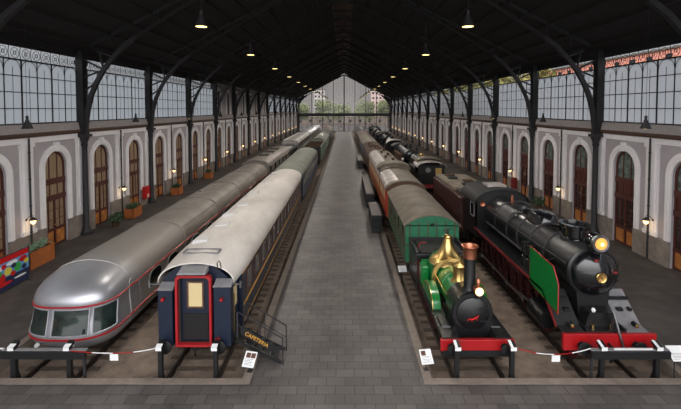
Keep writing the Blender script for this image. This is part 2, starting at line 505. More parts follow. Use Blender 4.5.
# cornice, ledge, clerestory
for side, x, nm in ((1, XL, 50), (-1, XR, 51)):
    g = G(); a, b = sorted((x - side * .4, x + side * .28)); g.box(a, b, YA, YB, 7.42, 7.6)
    a, b = sorted((x - side * .4, x + side * .2)); g.box(a, b, YA, YB, 7.34, 7.42)
    struct(g.build('trim_%d' % nm, 'cornice_wood', smooth=False))
    g = G(); poly = [(x - side * .4, 7.6), (x + side * .22, 7.6), (x + side * .1, 8.12), (x - side * .4, 8.12)]
    struct(g.prism(poly, YA, YB, 'y').build('trim_%d' % (nm + 2), 'ledge', smooth=False))
WX = .12                       # glazing plane behind the wall face
ZT = 12.95
def clerestory(L, side):
    fr = G(); n = 8; st = L / n
    def b(ya, yb, za, zb, t): fr.box(-t, t, ya, yb, za, zb)
    for i in range(n + 1):
        y = i * st; t = .045 if i % 2 == 0 else .03; b(y - t, y + t, 8.12, 11.95, t)
    for i in range(n): b(i * st + st / 2 - .014, i * st + st / 2 + .014, 8.12, 11.5, .014)
    for z in (9.08, 10.04, 11.0): b(0, L, z - .02, z + .02, .02)
    b(0, L, 8.12, 8.2, .06); b(0, L, 11.92, 12.0, .04); b(0, L, 12.7, 12.95, .05)
    for i in range(n):          # small arches under the fretwork
        c = i * st + st / 2; r = st / 2 - .03
        fr.tube([(0, c - r * math.cos(PI * k / 8), 11.35 + r * 1.0 * math.sin(PI * k / 8)) for k in range(9)], .022, 5)
    fw = G()
    m = int(round(L / .83)); s2 = L / m
    for i in range(m):          # ring fretwork of the top band
        c = i * s2 + s2 / 2
        fw.tube([(0, c + .3 * math.cos(2 * PI * k / 14), 12.33 + .3 * math.sin(2 * PI * k / 14)) for k in range(14)], .016, 5, closed=True)
        fw.tube([(0, c + .1 * math.cos(2 * PI * k / 8), 12.33 + .1 * math.sin(2 * PI * k / 8)) for k in range(8)], .024, 5, closed=True)
        for q in range(4):
            a = PI / 4 + q * PI / 2
            fw.tube([(0, c + .1 * math.cos(a), 12.33 + .1 * math.sin(a)), (0, c + .3 * math.cos(a), 12.33 + .3 * math.sin(a))], .013, 4)
        fw.tube([(0, c + s2 / 2, 12.0), (0, c + s2 / 2 - .06, 12.33), (0, c + s2 / 2, 12.7)], .025, 4)
    gl = G().box(-.01, .01, .03, L - .03, 8.15, 11.95)
    gc = G().box(-.008, .008, .03, L - .03, 11.98, 12.8)
    return fr, fw, gl, gc
WALLED = (59.3, 99.3)          # the left side has a plastered upper wall here
for side, x, st in ((1, XL, 1), (-1, XR, 31)):
    first = None
    for k, (a, b) in enumerate(BAYS):
        if b - a < 9: continue
        if side == 1 and WALLED[0] - .1 <= a < WALLED[1] - .1: continue
        if first is None:
            r = sroot('window_%d' % st, (x - side * WX, a, 0))
            fr, fw, gl, gc = clerestory(10.0, side)
            fr.build('window_frame', 'iron', r, smooth=False); fw.build('ring_fretwork', 'iron', r)
            gl.build('frosted_glass', 'milky_glass', r, smooth=False); gc.build('clear_top_glass', 'clear_glass', r, smooth=False)
            first = r
        else:
            c = dup(first, (x - side * WX, a, 0)); c.name = 'window_%d' % (st + k)
# the plastered upper wall with tall arched windows
up = [d for d in DOORS if WALLED[0] < d < WALLED[1]]
struct(wall_mesh(XL, 1, WALLED[0], WALLED[1], ZT, up, .8, 11.1, 8.12).build('wall_left_upper', 'wall_mauve', smooth=False))
first = None
for k, y in enumerate(up):
    if first is None:
        r = sroot('window_70', (XL, y, 0))
        hw = .79; g = G()
        pts = [(-hw * math.cos(PI * i / NA), 11.1 + hw * math.sin(PI * i / NA)) for i in range(NA + 1)]
        p2 = [(-.68 * math.cos(PI * i / NA), 11.1 + .68 * math.sin(PI * i / NA)) for i in range(NA + 1)]
        g.loft([[(-.28, *pts[i]), (-.16, *pts[i]), (-.16, *p2[i]), (-.28, *p2[i])] for i in range(NA + 1)])
        g.box(-.28, -.16, -hw, -.68, 8.15, 11.1); g.box(-.28, -.16, .68, hw, 8.15, 11.1); g.box(-.26, -.18, -.03, .03, 8.15, 11.75)
        for z in (9.2, 10.3, 11.1): g.box(-.26, -.18, -.7, .7, z - .03, z + .03)
        g.build('window_frame', 'door_wood', r, smooth=False)
        G().prism([(-.7, 8.15)] + p2 + [(.7, 8.15)], -.23, -.21, 'x').build('window_pane', 'pane_dark', r, smooth=False)
        g = G()
        for r0, r1 in ((.8, 1.1),):
            pi = [(-r0, 8.2)] + [(-r0 * math.cos(PI * i / NA), 11.1 + r0 * math.sin(PI * i / NA)) for i in range(NA + 1)] + [(r0, 8.2)]
            po = [(-r1, 8.2)] + [(-r1 * math.cos(PI * i / NA), 11.1 + r1 * math.sin(PI * i / NA)) for i in range(NA + 1)] + [(r1, 8.2)]
            g.loft([[(0, *pi[i]), (0, *po[i]), (.08, *po[i]), (.08, *pi[i])] for i in range(len(pi))])
        g.build('window_surround', 'wall_white', r, smooth=False); first = r
    else:
        c = dup(first, (XL, y, 0)); c.name = 'window_%d' % (70 + k)

# roof
ROOF_E, ROOF_R = 12.95, 22.6
def roof_z(x): return ROOF_E + (ROOF_R - ROOF_E) * (1 - abs(x - XM) / (XR + .6 - XM))
EX = XR + .4 - XM
for s_ in (-1, 1):
    g = G(); xe = XM + s_ * EX; zr = roof_z(XM + s_ * 1.3)
    poly = [(xe, roof_z(xe)), (XM + s_ * 1.3, zr), (XM + s_ * 1.3, zr + .15), (xe, roof_z(xe) + .15)]
    g.prism(poly, YA - .6, YB + .4, 'y')
    for i in range(1, 12):      # purlins
        px = XM + s_ * (1.3 + (EX - 1.9) * i / 11.5); z = roof_z(px)
        g.box(px - .07, px + .07, YA, YB, z - .24, z + .02)
    struct(g.build('ceiling', 'ceiling_wood', smooth=False))
g = G()                          # raised ridge ventilator
zr = roof_z(XM + 1.3)
g.box(XM - 1.35, XM - 1.25, YA, YB, zr, zr + 1.0); g.box(XM + 1.25, XM + 1.35, YA, YB, zr, zr + 1.0)
g.prism([(XM - 1.6, zr + .95), (XM, zr + 1.5), (XM + 1.6, zr + .95), (XM + 1.6, zr + 1.05), (XM, zr + 1.62), (XM - 1.6, zr + 1.05)], YA, YB, 'y')
struct(g.build('ceiling', 'ridge_wood', smooth=False))
g = G()
for y in [c for c in COLS] + [c - 5 for c in COLS]:
    g.box(XM - 1.3, XM + 1.3, y - .12, y + .12, zr - .1, zr + .12)
struct(g.build('trim_56', 'iron_dark', smooth=False))
for side, x, n in ((1, XL, 54), (-1, XR, 55)):   # eaves beam over the glazing
    a, b = sorted((x - side * .35, x + side * .15)); struct(G().box(a, b, YA, YB, 12.9, 13.3).build('trim_%d' % n, 'iron_dark', smooth=False))

# columns and arched trusses
def column_parts(r):
    """side +1: left column, room towards +x"""
    sh = G().lathe([(.34, 0), (.34, .25), (.27, .35), (.25, .5), (.2, .6), (.175, 6.3), (.2, 6.4), (.24, 6.5), (.19, 6.55)], n=16)
    sh.build('column_shaft', 'iron', r)
    ca = G().lathe([(.19, 6.5), (.22, 6.7), (.32, 6.95), (.34, 7.05)], n=16); ca.box(-.36, .36, -.36, .36, 7.05, 7.25)
    ca.build('capital', 'iron', r, bevel=.01)
    G().lathe([(.0, 0), (.42, 0), (.42, .14), (.34, .2)], n=16).build('column_base', 'iron', r)
def upper_post(r, side):
    g = G(); o = -side * .12
    g.box(o - .25, o + .25, -.26, .26, 7.25, 13.2)
    g.box(o - .3, o + .3, -.31, .31, 7.25, 7.5); g.box(o - .3, o + .3, -.31, .31, 12.2, 12.5)
    g.build('upper_post', 'iron_dark', r, smooth=False)
def bracket(r, side):
    g = G(); sd = side
    P = [(.05, 7.2), (.15, 8.0), (.3, 9.0), (.6, 10.1), (.98, 10.95), (1.5, 11.85), (2.1, 12.6), (2.9, 13.45), (3.8, 14.15)]
    rings = []
    for i, (dx, z) in enumerate(P):
        a = P[max(0, i - 1)]; b = P[min(len(P) - 1, i + 1)]; t = Vector((b[0] - a[0], b[1] - a[1])).normalized(); nn = Vector((-t.y, t.x)) * .14
        rings.append([(sd * (dx + nn.x), -.13, z + nn.y), (sd * (dx + nn.x), .13, z + nn.y), (sd * (dx - nn.x), .13, z - nn.y), (sd * (dx - nn.x), -.13, z - nn.y)])
    g.loft(rings); g.build('arched_bracket', 'iron', r)
    g = G()
    for a, b in (((.98, 10.95), (.05, 10.35)), ((.42, 9.5), (.05, 10.2)), ((1.5, 11.85), (.05, 11.3)), ((1.5, 11.85), (.05, 12.6)), ((2.2, 12.75), (1.0, 13.2)), ((1.5, 11.85), (1.2, 13.2))):
        g.bar((sd * a[0], 0, a[1]), (sd * b[0], 0, b[1]), .09, .12)
    g.build('bracket_strut', 'iron', r, smooth=False)
for side, x, nm in ((1, CXL, 'left'), (-1, CXR, 'right')):
    first = None
    for k, y in enumerate(COLS):
        pos = 'just outside the frame, ' if k == 0 else ''
        lab = 'dark iron column with arched bracket, %s from the front on the %s wall' % (ORD[k - 1] if k else 'before the first', nm)
        if k == 0: continue
        if first is None:
            first = thing('iron_column', lab, 'column', (x, y, 0), 'iron columns along the %s wall' % nm)
            column_parts(first); upper_post(first, side); bracket(first, side)
        else: dup(first, (x, y, 0), lab)
def truss():
    g = G(); P = []
    for s_ in (-1, 1):
        pts = []
        x0 = (CXL if s_ < 0 else CXR) - XM
        base = [(3.6, 14.02), (5.0, 14.9), (6.6, 15.9), (8.2, 16.9), (10.5, 18.2), (13, 19.55), (15.5, 20.85), (17.2, 21.7)]
        for dx, z in base: pts.append((x0 - s_ * dx, z))
        pts.append((0, 22.1))
        rings = [[(x - .0, -.1, z - .13), (x, .1, z - .13), (x, .1, z + .12), (x, -.1, z + .12)] for x, z in pts]
        g.loft(rings)
    return g
def truss_top():
    g = G()
    for s_ in (-1, 1):
        for i in range(9):
            x = s_ * (2.5 + i * 1.75); z = roof_z(XM + x)
            if z - .25 > ROOF_E + 1.0: g.bar((x, 0, z - .1), (x - s_ * .1, 0, z - .75), .08, .1)
        g.bar((s_ * 17.9, 0, roof_z(XM + 17.9) - .12), (0, 0, ROOF_R - .12), .22, .22)
    return g
first = None
for k, y in enumerate([-0.4] + COLS):
    lab = 'dark arched iron roof truss, %s over the hall counted from the front' % ORD[k]
    if first is None:
        first = thing('roof_truss', lab, 'roof truss', (XM, y, 0), 'iron roof trusses')
        truss().build('truss_rib', 'truss_paint', first, smooth=False); truss_top().build('rafter', 'iron_dark', first, smooth=False)
    else: dup(first, (XM, y, 0), lab)

# rainwater pipes on the pilasters
for side, x, nm in ((1, XL, 'left'), (-1, XR, 'right')):
    first = None
    for k, (a, b) in enumerate(BAYS[1:]):
        if b - a < 9: continue
        lab = 'dark vertical rainwater pipe on the %s wall, %s from the front' % (nm, ORD[k])
        if first is None:
            g = G(); g.tube([(0, 0, .05), (0, 0, 7.3)], .055, 8)
            for z in (1.6, 3.2, 4.8, 6.4): g.lathe([(.075, z), (.075, z + .08)], n=8)
            first = tag(g.build('rainwater_pipe', 'iron'), lab, 'pipe', 'rainwater pipes on the %s wall' % nm)
            first.location = (x + side * .23, a + 5, 0)
        else:
            o = first.copy(); COL.objects.link(o); o.location = (x + side * .23, a + 5, 0); o['label'] = lab

# end wall: glazed gable
r = sroot('window_99', (0, YB, 0))
g = G(); gy = 0.0
g.box(XL, XR, -.35, .35, 6.15, 7.35)
for i in range(9):
    x = XM + (i - 4) * 4.35; t = .22 if i == 4 else .11
    top = roof_z(x) - .3
    if i in (0, 8): x = XM + (i - 4) * 4.5; top = roof_z(x) - .2
    g.box(x - t, x + t, -t, t, 0, top)
g.box(XL, XL + .5, -.3, .3, 0, 13); g.box(XR - .5, XR, -.3, .3, 0, 13)
g.build('window_frame', 'iron_dark', r, smooth=False)
g = G()
for i in range(1, 34):
    x = XM - 18.4 + i * 1.085; g.box(x - .016, x + .016, -.03, .03, 7.1, roof_z(x) - .2)
for z in [8.2 + 1.1 * k for k in range(13)]:
    hwid = min(18.3, (ROOF_R - z) / (ROOF_R - ROOF_E) * (XR + .6 - XM)) - .2
    if hwid > .5: g.box(XM - hwid, XM + hwid, -.03, .03, z - .014, z + .014)
g.build('glazing_bars', 'iron', r, smooth=False)
poly = [(XL + .1, 7.1), (XR - .1, 7.1), (XR - .1, roof_z(XR) - .05), (XM, ROOF_R - .1), (XL + .1, roof_z(XL) - .05)]
G().prism(poly, .06, .08, 'y').build('gable_glass', 'end_glass', r, smooth=False)
G().box(XL + .2, XR - .2, .06, .08, .1, 6.4).build('lower_glass', 'end_glass', r, smooth=False)
g = G()
for i in range(17):
    x = XM - 17 + i * 2.1; g.box(x - .06, x + .06, -.05, .05, 0, 6.4)
g.box(XL, XR, -.05, .05, 2.9, 3.05); g.box(XL, XR, -.06, .06, 0, .15)
g.build('lower_bars', 'iron_dark', r, smooth=False)
# arched infill of the upper corners
for s_ in (-1, 1):
    xo = XL if s_ < 0 else XR
    pts = [(xo, 8.5), (xo - s_ * .35, 10.2), (xo - s_ * 1.0, 11.7), (xo - s_ * 2.2, 13.0), (xo - s_ * 3.8, 14.2), (xo - s_ * 3.8, 14.8), (xo, 13.2)]
    G().prism(pts, -.12, .12, 'y').build('corner_infill', 'iron_dark', r, smooth=False)

# ---------------------------------------------------------------- outside
struct(G().box(-160, 160, YB + .5, 420, -.8, -.1).build('floor_outside', 'asphalt', smooth=False))
struct(G().box(-160, XL - .6, -60, YB + .5, -.8, -.15).build('floor_outside_left', 'asphalt', smooth=False))
struct(G().box(XR + .6, 160, -60, YB + .5, -.8, -.15).build('floor_outside_right', 'asphalt', smooth=False))
def tree(x, y, h, cr, m, label, seed, group, nleaf=900):
    q = random.Random(seed)
    t = thing('broadleaf_tree', label, 'tree', (x, y, -.12), group)
    g = G(); g.tube([(0, 0, 0), (.1, 0, h * .3), (-.1, .1, h * .55), (0, 0, h * .8)], [.3, .24, .16, .06], 8)
    for k in range(6):
        a = k * 1.05 + seed; g.tube([(0, 0, h * (.35 + .05 * k)), (math.cos(a) * cr * .4, math.sin(a) * cr * .4, h * (.5 + .05 * k)), (math.cos(a) * cr * .75, math.sin(a) * cr * .75, h * (.6 + .05 * k))], [.12, .07, .03], 5)
    g.build('trunk', 'bark', t)
    g = G(); cz = h * .62; ch = h * .4
    cl = [(q.uniform(-.6, .6) * cr, q.uniform(-.6, .6) * cr, cz + q.uniform(-.55, .6) * ch, q.uniform(.35, .55) * cr) for _ in range(16)]
    for i in range(nleaf):
        c = cl[i % 16]; d = Vector((q.gauss(0, 1), q.gauss(0, 1), q.gauss(0, 1))).normalized(); p = Vector(c[:3]) + d * c[3] * q.uniform(.5, 1)
        u = Vector((q.gauss(0, 1), q.gauss(0, 1), q.gauss(0, 1))).normalized(); v2 = u.cross(d); s_ = q.uniform(.28, .5)
        if v2.length < .1: continue
        v2.normalize(); g.add([p - u * s_, p + v2 * s_ * .6, p + u * s_, p - v2 * s_ * .6], [(0, 1, 2, 3)])
    g.build('foliage', m, t, smooth=False)
for i, (x, y, h, cr, m) in enumerate([(-35, 220, 14.5, 6.5, 'leaf_green'), (-23, 200, 12.5, 6, 'leaf_green'), (-12, 220, 14, 6.5, 'leaf_green'), (-2, 200, 11.5, 5.5, 'leaf_green'),
                                      (11, 218, 13.5, 6.5, 'leaf_green'), (21, 200, 14.5, 6, 'leaf_green'), (35, 218, 16, 6.5, 'leaf_green'), (-48, 202, 13, 6, 'leaf_green')]):
    tree(x, y, h, cr, m, 'leafy tree outside the glazed end wall, %s from the left' % ORD[[7, 0, 1, 2, 3, 4, 5, 6][[7, 0, 1, 2, 3, 4, 5, 6].index(i)]], i + 1, 'trees beyond the glazed end wall', 3200)
rt = 0
for i, (x, y, h, cr, m) in enumerate([(25, 62, 16.5, 5, 'leaf_yellow'), (25.5, 73, 17.5, 5.2, 'leaf_yellow'), (26, 84, 17, 5.2, 'leaf_green'), (25, 96, 17.5, 5.2, 'leaf_yellow'),
                                      (26, 54, 16.5, 3.6, 'leaf_yellow'), (-26, 45, 15.5, 4.5, 'leaf_green')]):
    if x > 0: tree(x, y, h, cr, m, 'yellowing tree behind the right-hand clerestory, %s from the front' % ORD[[1, 2, 3, 4, 0, 5][i]], 20 + i, 'trees behind the right-hand clerestory', 700)
def building(name, label, x0, x1, y0, y1, h, wall, rows, colsn, roofm='roof_brown_grey'):
    t = thing(name, label, 'building', ((x0 + x1) / 2, (y0 + y1) / 2, -.1))
    hx, hy = (x1 - x0) / 2, (y1 - y0) / 2
    G().box(-hx, hx, -hy, hy, 0, h).build('wall', wall, t, smooth=False)
    G().box(-hx - .3, hx + .3, -hy - .3, hy + .3, h, h + .5).build('roof', roofm, t, smooth=False)
    for k in range(rows):
        for j in range(colsn):
            x = -hx + (j + .5) * 2 * hx / colsn; z = 1.5 + k * (h - 1) / rows
            G().box(x - .8, x + .8, -hy - .05, -hy + .05, z, z + 1.7).build('window', 'window_dark', t, smooth=False)
building('apartment_block', 'pale grey apartment block seen left through the end gable', -70, -42, 300, 315, 17, 'bldg_grey', 5, 7)
building('office_tower', 'tall grey tower seen through the middle of the end gable', -26, -17, 340, 352, 25, 'bldg_grey', 7, 3)
building('apartment_block', 'brownish brick apartment block seen right through the end gable', 22, 46, 340, 352, 25, 'bldg_pink', 6, 8)
building('low_shed', 'low grey-brown shed outside behind the end wall doors', -34, 34, 232, 240, 4.2, 'stone', 1, 12)
for k, (x, m, lab) in enumerate(((-13, 'off_white', 'white parked car outside the end wall, left of the middle'), (-7.5, 'dark_red', 'dark red parked car outside the end wall'), (9, 'grey_paint', 'grey parked car outside the end wall, right of the middle'))):
    t = thing('parked_car', lab, 'car', (x, 184 + k, -.1))
    G().prism([(-2.1, .35), (2.1, .35), (2.1, .85), (1.3, .95), (.8, 1.45), (-1.1, 1.45), (-1.7, .95), (-2.1, .85)], -.85, .85, 'y').build('car_body', m, t, smooth=False, bevel=.05)
    for sx in (-1.3, 1.3):
        for sy in (-.8, .8): G().lathe([(0, -.1), (.32, -.1), (.32, .1), (0, .1)], (sx, sy, .33), 'y', 14).build('wheel', 'black', t)
    G().prism([(-1.45, .97), (1.15, .97), (.75, 1.38), (-1.05, 1.38)], -.87, .87, 'y').build('car_window', 'window_dark', t, smooth=False)
# brick building whose top shows through the clear rings on the right
t = thing('brick_building', 'long red brick building outside the right-hand clerestory', 'building', (78, 112, -.1))
G().box(-3, 3, -62, 60, 0, 23).build('wall', 'bldg_brick', t, smooth=False)
G().box(-3.4, 3.4, -62.4, 60.4, 23, 23.4).build('roof', 'roof_brown_grey', t, smooth=False)
for k in range(20): G().box(-3.06, -2.95, -60 + k * 6, -58 + k * 6, 19.6, 22.0).build('window', 'window_dark', t, smooth=False)

# ---------------------------------------------------------------- tracks
def track(xc, label, y1=150):
    t = thing('railway_track', label, 'track', (xc, 0, BZ), 'railway tracks')
    for s_ in (-1, 1):
        x = s_ * .87
        g = G()
        prof = [(-.07, 0), (.07, 0), (.07, .015), (.012, .03), (.012, .12), (.036, .13), (.036, .17), (-.036, .17), (-.036, .13), (-.012, .12), (-.012, .03), (-.07, .015)]
        g.prism([(x + a, .0 + b) for a, b in prof], PF + .05, YB - 1, 'y'); g.build('rail', 'rail_steel', t, smooth=False)
    first = None
    for k in range(42):
        if first is None: first = G().box(-1.3, 1.3, -.12, .12, -.05, .02).build('sleeper', 'sleeper_wood', t, (0, PF + .5, 0), smooth=False)
        else:
            o = first.copy(); COL.objects.link(o); o.location = (0, PF + .5 + k * .65, 0)
    g = G()
    for k in range(42, 225): g.box(-1.3, 1.3, PF + .38 + k * .65, PF + .62 + k * .65, -.05, .02)
    stuff(g.build('sleeper', 'sleeper_wood', t, smooth=False))
TX = {'L1': -10.27, 'L2': -5.3, 'R1': 4.66, 'R2': 9.27}
track(TX['L1'], 'railway track under the silver streamlined train')
track(TX['L2'], 'railway track under the dark blue sleeping car')
track(TX['R1'], 'railway track under the small green locomotive')
track(TX['R2'], 'railway track under the big black locomotive')

# ---------------------------------------------------------------- vehicle helpers (local z from the rail top, y backwards from the front)
def wheelset(g, y, r=.46, x=.79):
    for s_ in (-1, 1):
        g.lathe([(r + .03, 0), (r + .03, .03), (r, .04), (r, .13), (r - .08, .13), (r - .1, .1), (.12, .09), (.1, .16), (0, .16)] if s_ > 0 else
                [(0, -.16), (.1, -.16), (.12, -.09), (r - .1, -.1), (r - .08, -.13), (r, -.13), (r, -.04), (r + .03, -.03), (r + .03, 0)],
                (s_ * x, y, r + .02), 'x', 20)
    g.lathe([(.08, -x), (.08, x)], (0, y, r + .02), 'x', 8)
def wheels(parent, ys, r=.46, m='sooty'):
    for y in ys:
        g = G(); wheelset(g, y, r); g.build('wheelset', m, parent)
def bogie(parent, yc, wb=2.4, m='sooty'):
    g = G()
    for s_ in (-1, 1):
        g.box(s_ * 1.05 - .06, s_ * 1.05 + .06, yc - wb / 2 - .5, yc + wb / 2 + .5, .45, .7)
        for y in (yc - wb / 2, yc + wb / 2): g.box(s_ * 1.08 - .1, s_ * 1.08 + .1, y - .16, y + .16, .32, .62)
        for y in (yc - .2, yc + .2): g.lathe([(.1, .3), (.1, .7)], (s_ * 1.08, y, 0), 'z', 8)
    g.box(-1.1, 1.1, yc - .2, yc + .2, .5, .8)
    b = g.build('bogie', m, parent, smooth=False)
    for y in (yc - wb / 2, yc + wb / 2):
        g = G(); wheelset(g, y); g.build('wheelset', m, b)
def buffers(parent, y, d=-1, z=1.05, sp=.93, m='black', r=.2, k=.45):
    for s_ in (-1, 1):
        g = G(); pr = [(.13, 0), (.13, .05), (.09, .06), (.085, .34), (.05, .36), (.05, .5), (r, .52), (r, .55), (r * .7, .575), (0, .585)]
        pr = [(a, b * d * k) for a, b in pr]
        g.lathe([(0, 0)] + pr, (s_ * sp, y, z), 'y', 20); g.build('buffer', m, parent)
def side_windows(parent, x, ys, w_, z0, z1, m='window_dark', frame=None, nm='window'):
    """framed panes set on a side wall at x"""
    s_ = 1 if x > 0 else -1
    for y in ys:
        a, b = sorted((x, x + s_ * .015))
        if frame:
            g = G(); c, d = sorted((x, x + s_ * .03))
            g.box(c, d, y - w_ / 2 - .06, y + w_ / 2 + .06, z0 - .06, z0); g.box(c, d, y - w_ / 2 - .06, y + w_ / 2 + .06, z1, z1 + .06)
            g.box(c, d, y - w_ / 2 - .06, y - w_ / 2, z0, z1); g.box(c, d, y + w_ / 2, y + w_ / 2 + .06, z0, z1)
            f = g.build(nm, frame, parent, smooth=False); G().box(a, b, y - w_ / 2, y + w_ / 2, z0, z1).build('pane', m, f, smooth=False)
        else: G().box(a, b, y - w_ / 2, y + w_ / 2, z0, z1).build(nm, m, parent, smooth=False)

# ---------------------------------------------------------------- silver articulated train (left)
SL = [  # z, half width, set-back of the nose tip
    (.3, 1.1, .8), (.5, 1.38, .38), (.72, 1.53, .12), (.95, 1.59, .0), (1.12, 1.585, .0), (1.5, 1.54, .1), (2.0, 1.52, .2), (2.14, 1.55, .14), (2.32, 1.54, .18),
    (2.52, 1.5, .3), (2.72, 1.4, .5), (2.88, 1.24, .76), (3.0, 1.06, 1.08), (3.09, .84, 1.45), (3.15, .6, 1.85), (3.19, .34, 2.3), (3.2, .1, 2.75)]
NOSE = 1.35
def outline(wd, t, yend, n=26, p=2.7, out=0.0):
    pts = [(-wd - out, yend)]
    for i in range(n + 1):
        a = PI * i / n; cx = -math.cos(a); sy = math.sin(a)
        X = math.copysign(abs(cx) ** (2 / p), cx) * (wd + out); Y = (abs(sy) ** (2 / p)) * (NOSE + out)
        pts.append((X, t + NOSE - Y))
    pts.append((wd + out, yend)); return pts
def at_z(z):
    for i in range(len(SL) - 1):
        if SL[i][0] <= z <= SL[i + 1][0]:
            k = (z - SL[i][0]) / (SL[i + 1][0] - SL[i][0]); return (SL[i][1] + k * (SL[i + 1][1] - SL[i][1]), SL[i][2] + k * (SL[i + 1][2] - SL[i][2]))
    return SL[-1][1:]
def dusty_silver():
    m = mat('silver', (0, 0, 0)); nt = m.node_tree; b = nt.nodes['Principled BSDF']
    old = b.inputs['Base Color'].links[0].from_socket
    tc = nt.nodes.new('ShaderNodeTexCoord'); sp = nt.nodes.new('ShaderNodeSeparateXYZ'); nt.links.new(tc.outputs['Object'], sp.inputs[0])
    nz = nt.nodes.new('ShaderNodeTexNoise'); nz.inputs['Scale'].default_value = .8; nt.links.new(tc.outputs['Object'], nz.inputs['Vector'])
    a = nt.nodes.new('ShaderNodeMath'); a.operation = 'ADD'; nt.links.new(sp.outputs['Y'], a.inputs[0]); nt.links.new(nz.outputs['Fac'], a.inputs[1])
    r = nt.nodes.new('ShaderNodeMapRange'); r.inputs[1].default_value = 1.2; r.inputs[2].default_value = 3.6
    nt.links.new(a.outputs[0], r.inputs[0])
    mx = nt.nodes.new('ShaderNodeMix'); mx.data_type = 'RGBA'; nt.links.new(r.outputs[0], mx.inputs[0]); nt.links.new(old, mx.inputs[6]); mx.inputs[7].default_value = lin((136, 129, 122))
    nt.links.new(mx.outputs[2], b.inputs['Base Color'])
    q = nt.nodes.new('ShaderNodeMapRange'); q.inputs[3].default_value = .7; q.inputs[4].default_value = .12; nt.links.new(r.outputs[0], q.inputs[0]); nt.links.new(q.outputs[0], b.inputs['Metallic'])
    q = nt.nodes.new('ShaderNodeMapRange'); q.inputs[3].default_value = .36; q.inputs[4].default_value = .55; nt.links.new(r.outputs[0], q.inputs[0]); nt.links.new(q.outputs[0], b.inputs['Roughness'])
dusty_silver()
mat('bright_silver', (188, 188, 194), .4, .6)
TY = 14.32
TL = 7.6          # first car length
t = thing('observation_railcar', 'silver streamlined observation railcar with rounded glazed nose and red stripes', 'railcar', (TX['L1'], TY, RZ), 'cars of the silver articulated train')
g = G(); g.loft([[(x, y, z) for x, y in outline(wd, tt, TL)] for z, wd, tt in SL])
g.build('body', 'silver', t, ang=60)
def stripe(z, r, name='red_stripe'):
    wd, tt = at_z(z); g = G(); g.tube([(x, y, z) for x, y in outline(wd, tt, TL, out=.012)], r, 6); return g.build(name, 'red_paint', t)
stripe(1.0, .035); stripe(2.12, .032)
wd, tt = at_z(.95)
def glaze(i0, i1, zl=1.14, zh=2.02, n=64, rnd_end=False):
    """pane hugging the nose between outline samples i0..i1 (of n)"""
    g = G(); rings = []
    for k in range(7):
        z = zl + (zh - zl) * k / 6; wd, tt = at_z(z); o = outline(wd, tt, TL, n, out=.012)[1:-1]; ring = []
        for i in range(i0, i1 + 1):
            ring.append((o[i][0], o[i][1], z))
        rings.append(ring)
    g.loft(rings, wrap=False, caps=False); return g
for i0, i1 in ((8, 28), (30, 43), (45, 60)):
    p_ = glaze(i0, i1).build('nose_window', 'nose_glass', t)
    fr = G()
    for ii in (i0, i1):
        pts = []
        for k in range(7):
            z = 1.14 + .88 * k / 6; wd, tt = at_z(z); o = outline(wd, tt, TL, 64, out=.02)[1:-1]; pts.append((o[ii][0], o[ii][1], z))
        fr.tube(pts, .028, 6)
    for z in (1.14, 2.02):
        wd, tt = at_z(z); o = outline(wd, tt, TL, 64, out=.02)[1:-1]; fr.tube([(o[ii][0], o[ii][1], z) for ii in range(i0, i1 + 1)], .028, 6)
    fr.build('window_frame', 'bright_silver', p_)
# rounded side window and door of the nose section
def round_window(parent, x, yc, zc, hy, hz, p=3.2, m='window_dark', fm='silver'):
    s_ = 1 if x > 0 else -1
    pts = []
    for i in range(28):
        a = 2 * PI * i / 28; c, s2 = math.cos(a), math.sin(a)
        pts.append((yc + math.copysign(abs(c) ** (2 / p), c) * hy, zc + math.copysign(abs(s2) ** (2 / p), s2) * hz))
    a0, a1 = sorted((x - s_ * .02, x + s_ * .015))
    w_ = G().prism(pts, a0, a1, 'x').build('window', m, parent, smooth=False)
    G().tube([(x + s_ * .01, *q) for q in pts], .03, 6, closed=True).build('window_frame', fm, w_)
g = G()
for yy in (2.0, 2.75): 
    for s_ in (-1, 1): g.tube([(s_ * 1.53, yy, .7), (s_ * 1.6, yy, 1.05), (s_ * 1.53, yy, 2.0), (s_ * 1.5, yy, 2.5)], .014, 5)
g.build('door_seam', 'grey_paint', t)
g = G(); pr = [(.7, 1.52), (1.05, 1.6), (1.5, 1.55), (2.0, 1.53), (2.3, 1.55), (2.72, 1.41), (2.88, 1.255), (3.0, 1.075), (3.09, .85), (3.15, .61), (3.2, .3), (3.215, 0)]
def hoop(yy, r, m, parent, nm, g=None, off=0):
    g = G(); pts = [(-b - off, yy, a) for a, b in pr] + [(b + off, yy, a) for a, b in reversed(pr[:-1])]
    g.tube(pts, r, 6); g.build(nm, m, parent)
hoop(1.95, .012, 'off_white', t, 'roof_seam')
for s_ in (-1, 1): round_window(t, s_ * 1.545, 4.2, 1.58, .62, .45)
for s_ in (-1, 1): round_window(t, s_ * 1.545, 6.1, 1.58, .62, .45)
G().lathe([(0, -.12), (.05, -.12), (.07, -.06), (.07, 0)], (1.53, 2.05, 2.36), 'x', 10).build('marker_lamp', 'white', t)
for s_ in (-1, 1):
    G().lathe([(0, -.06), (.07, -.05), (.08, .03)], (s_ * .62 - .2, .05, .8), 'y', 12).build('tail_lamp', 'white', t)
G().box(-.9, .9, .9, TL, .3, .5).build('underframe', 'sooty', t, smooth=False)
wheels(t, (6.9,), .42)
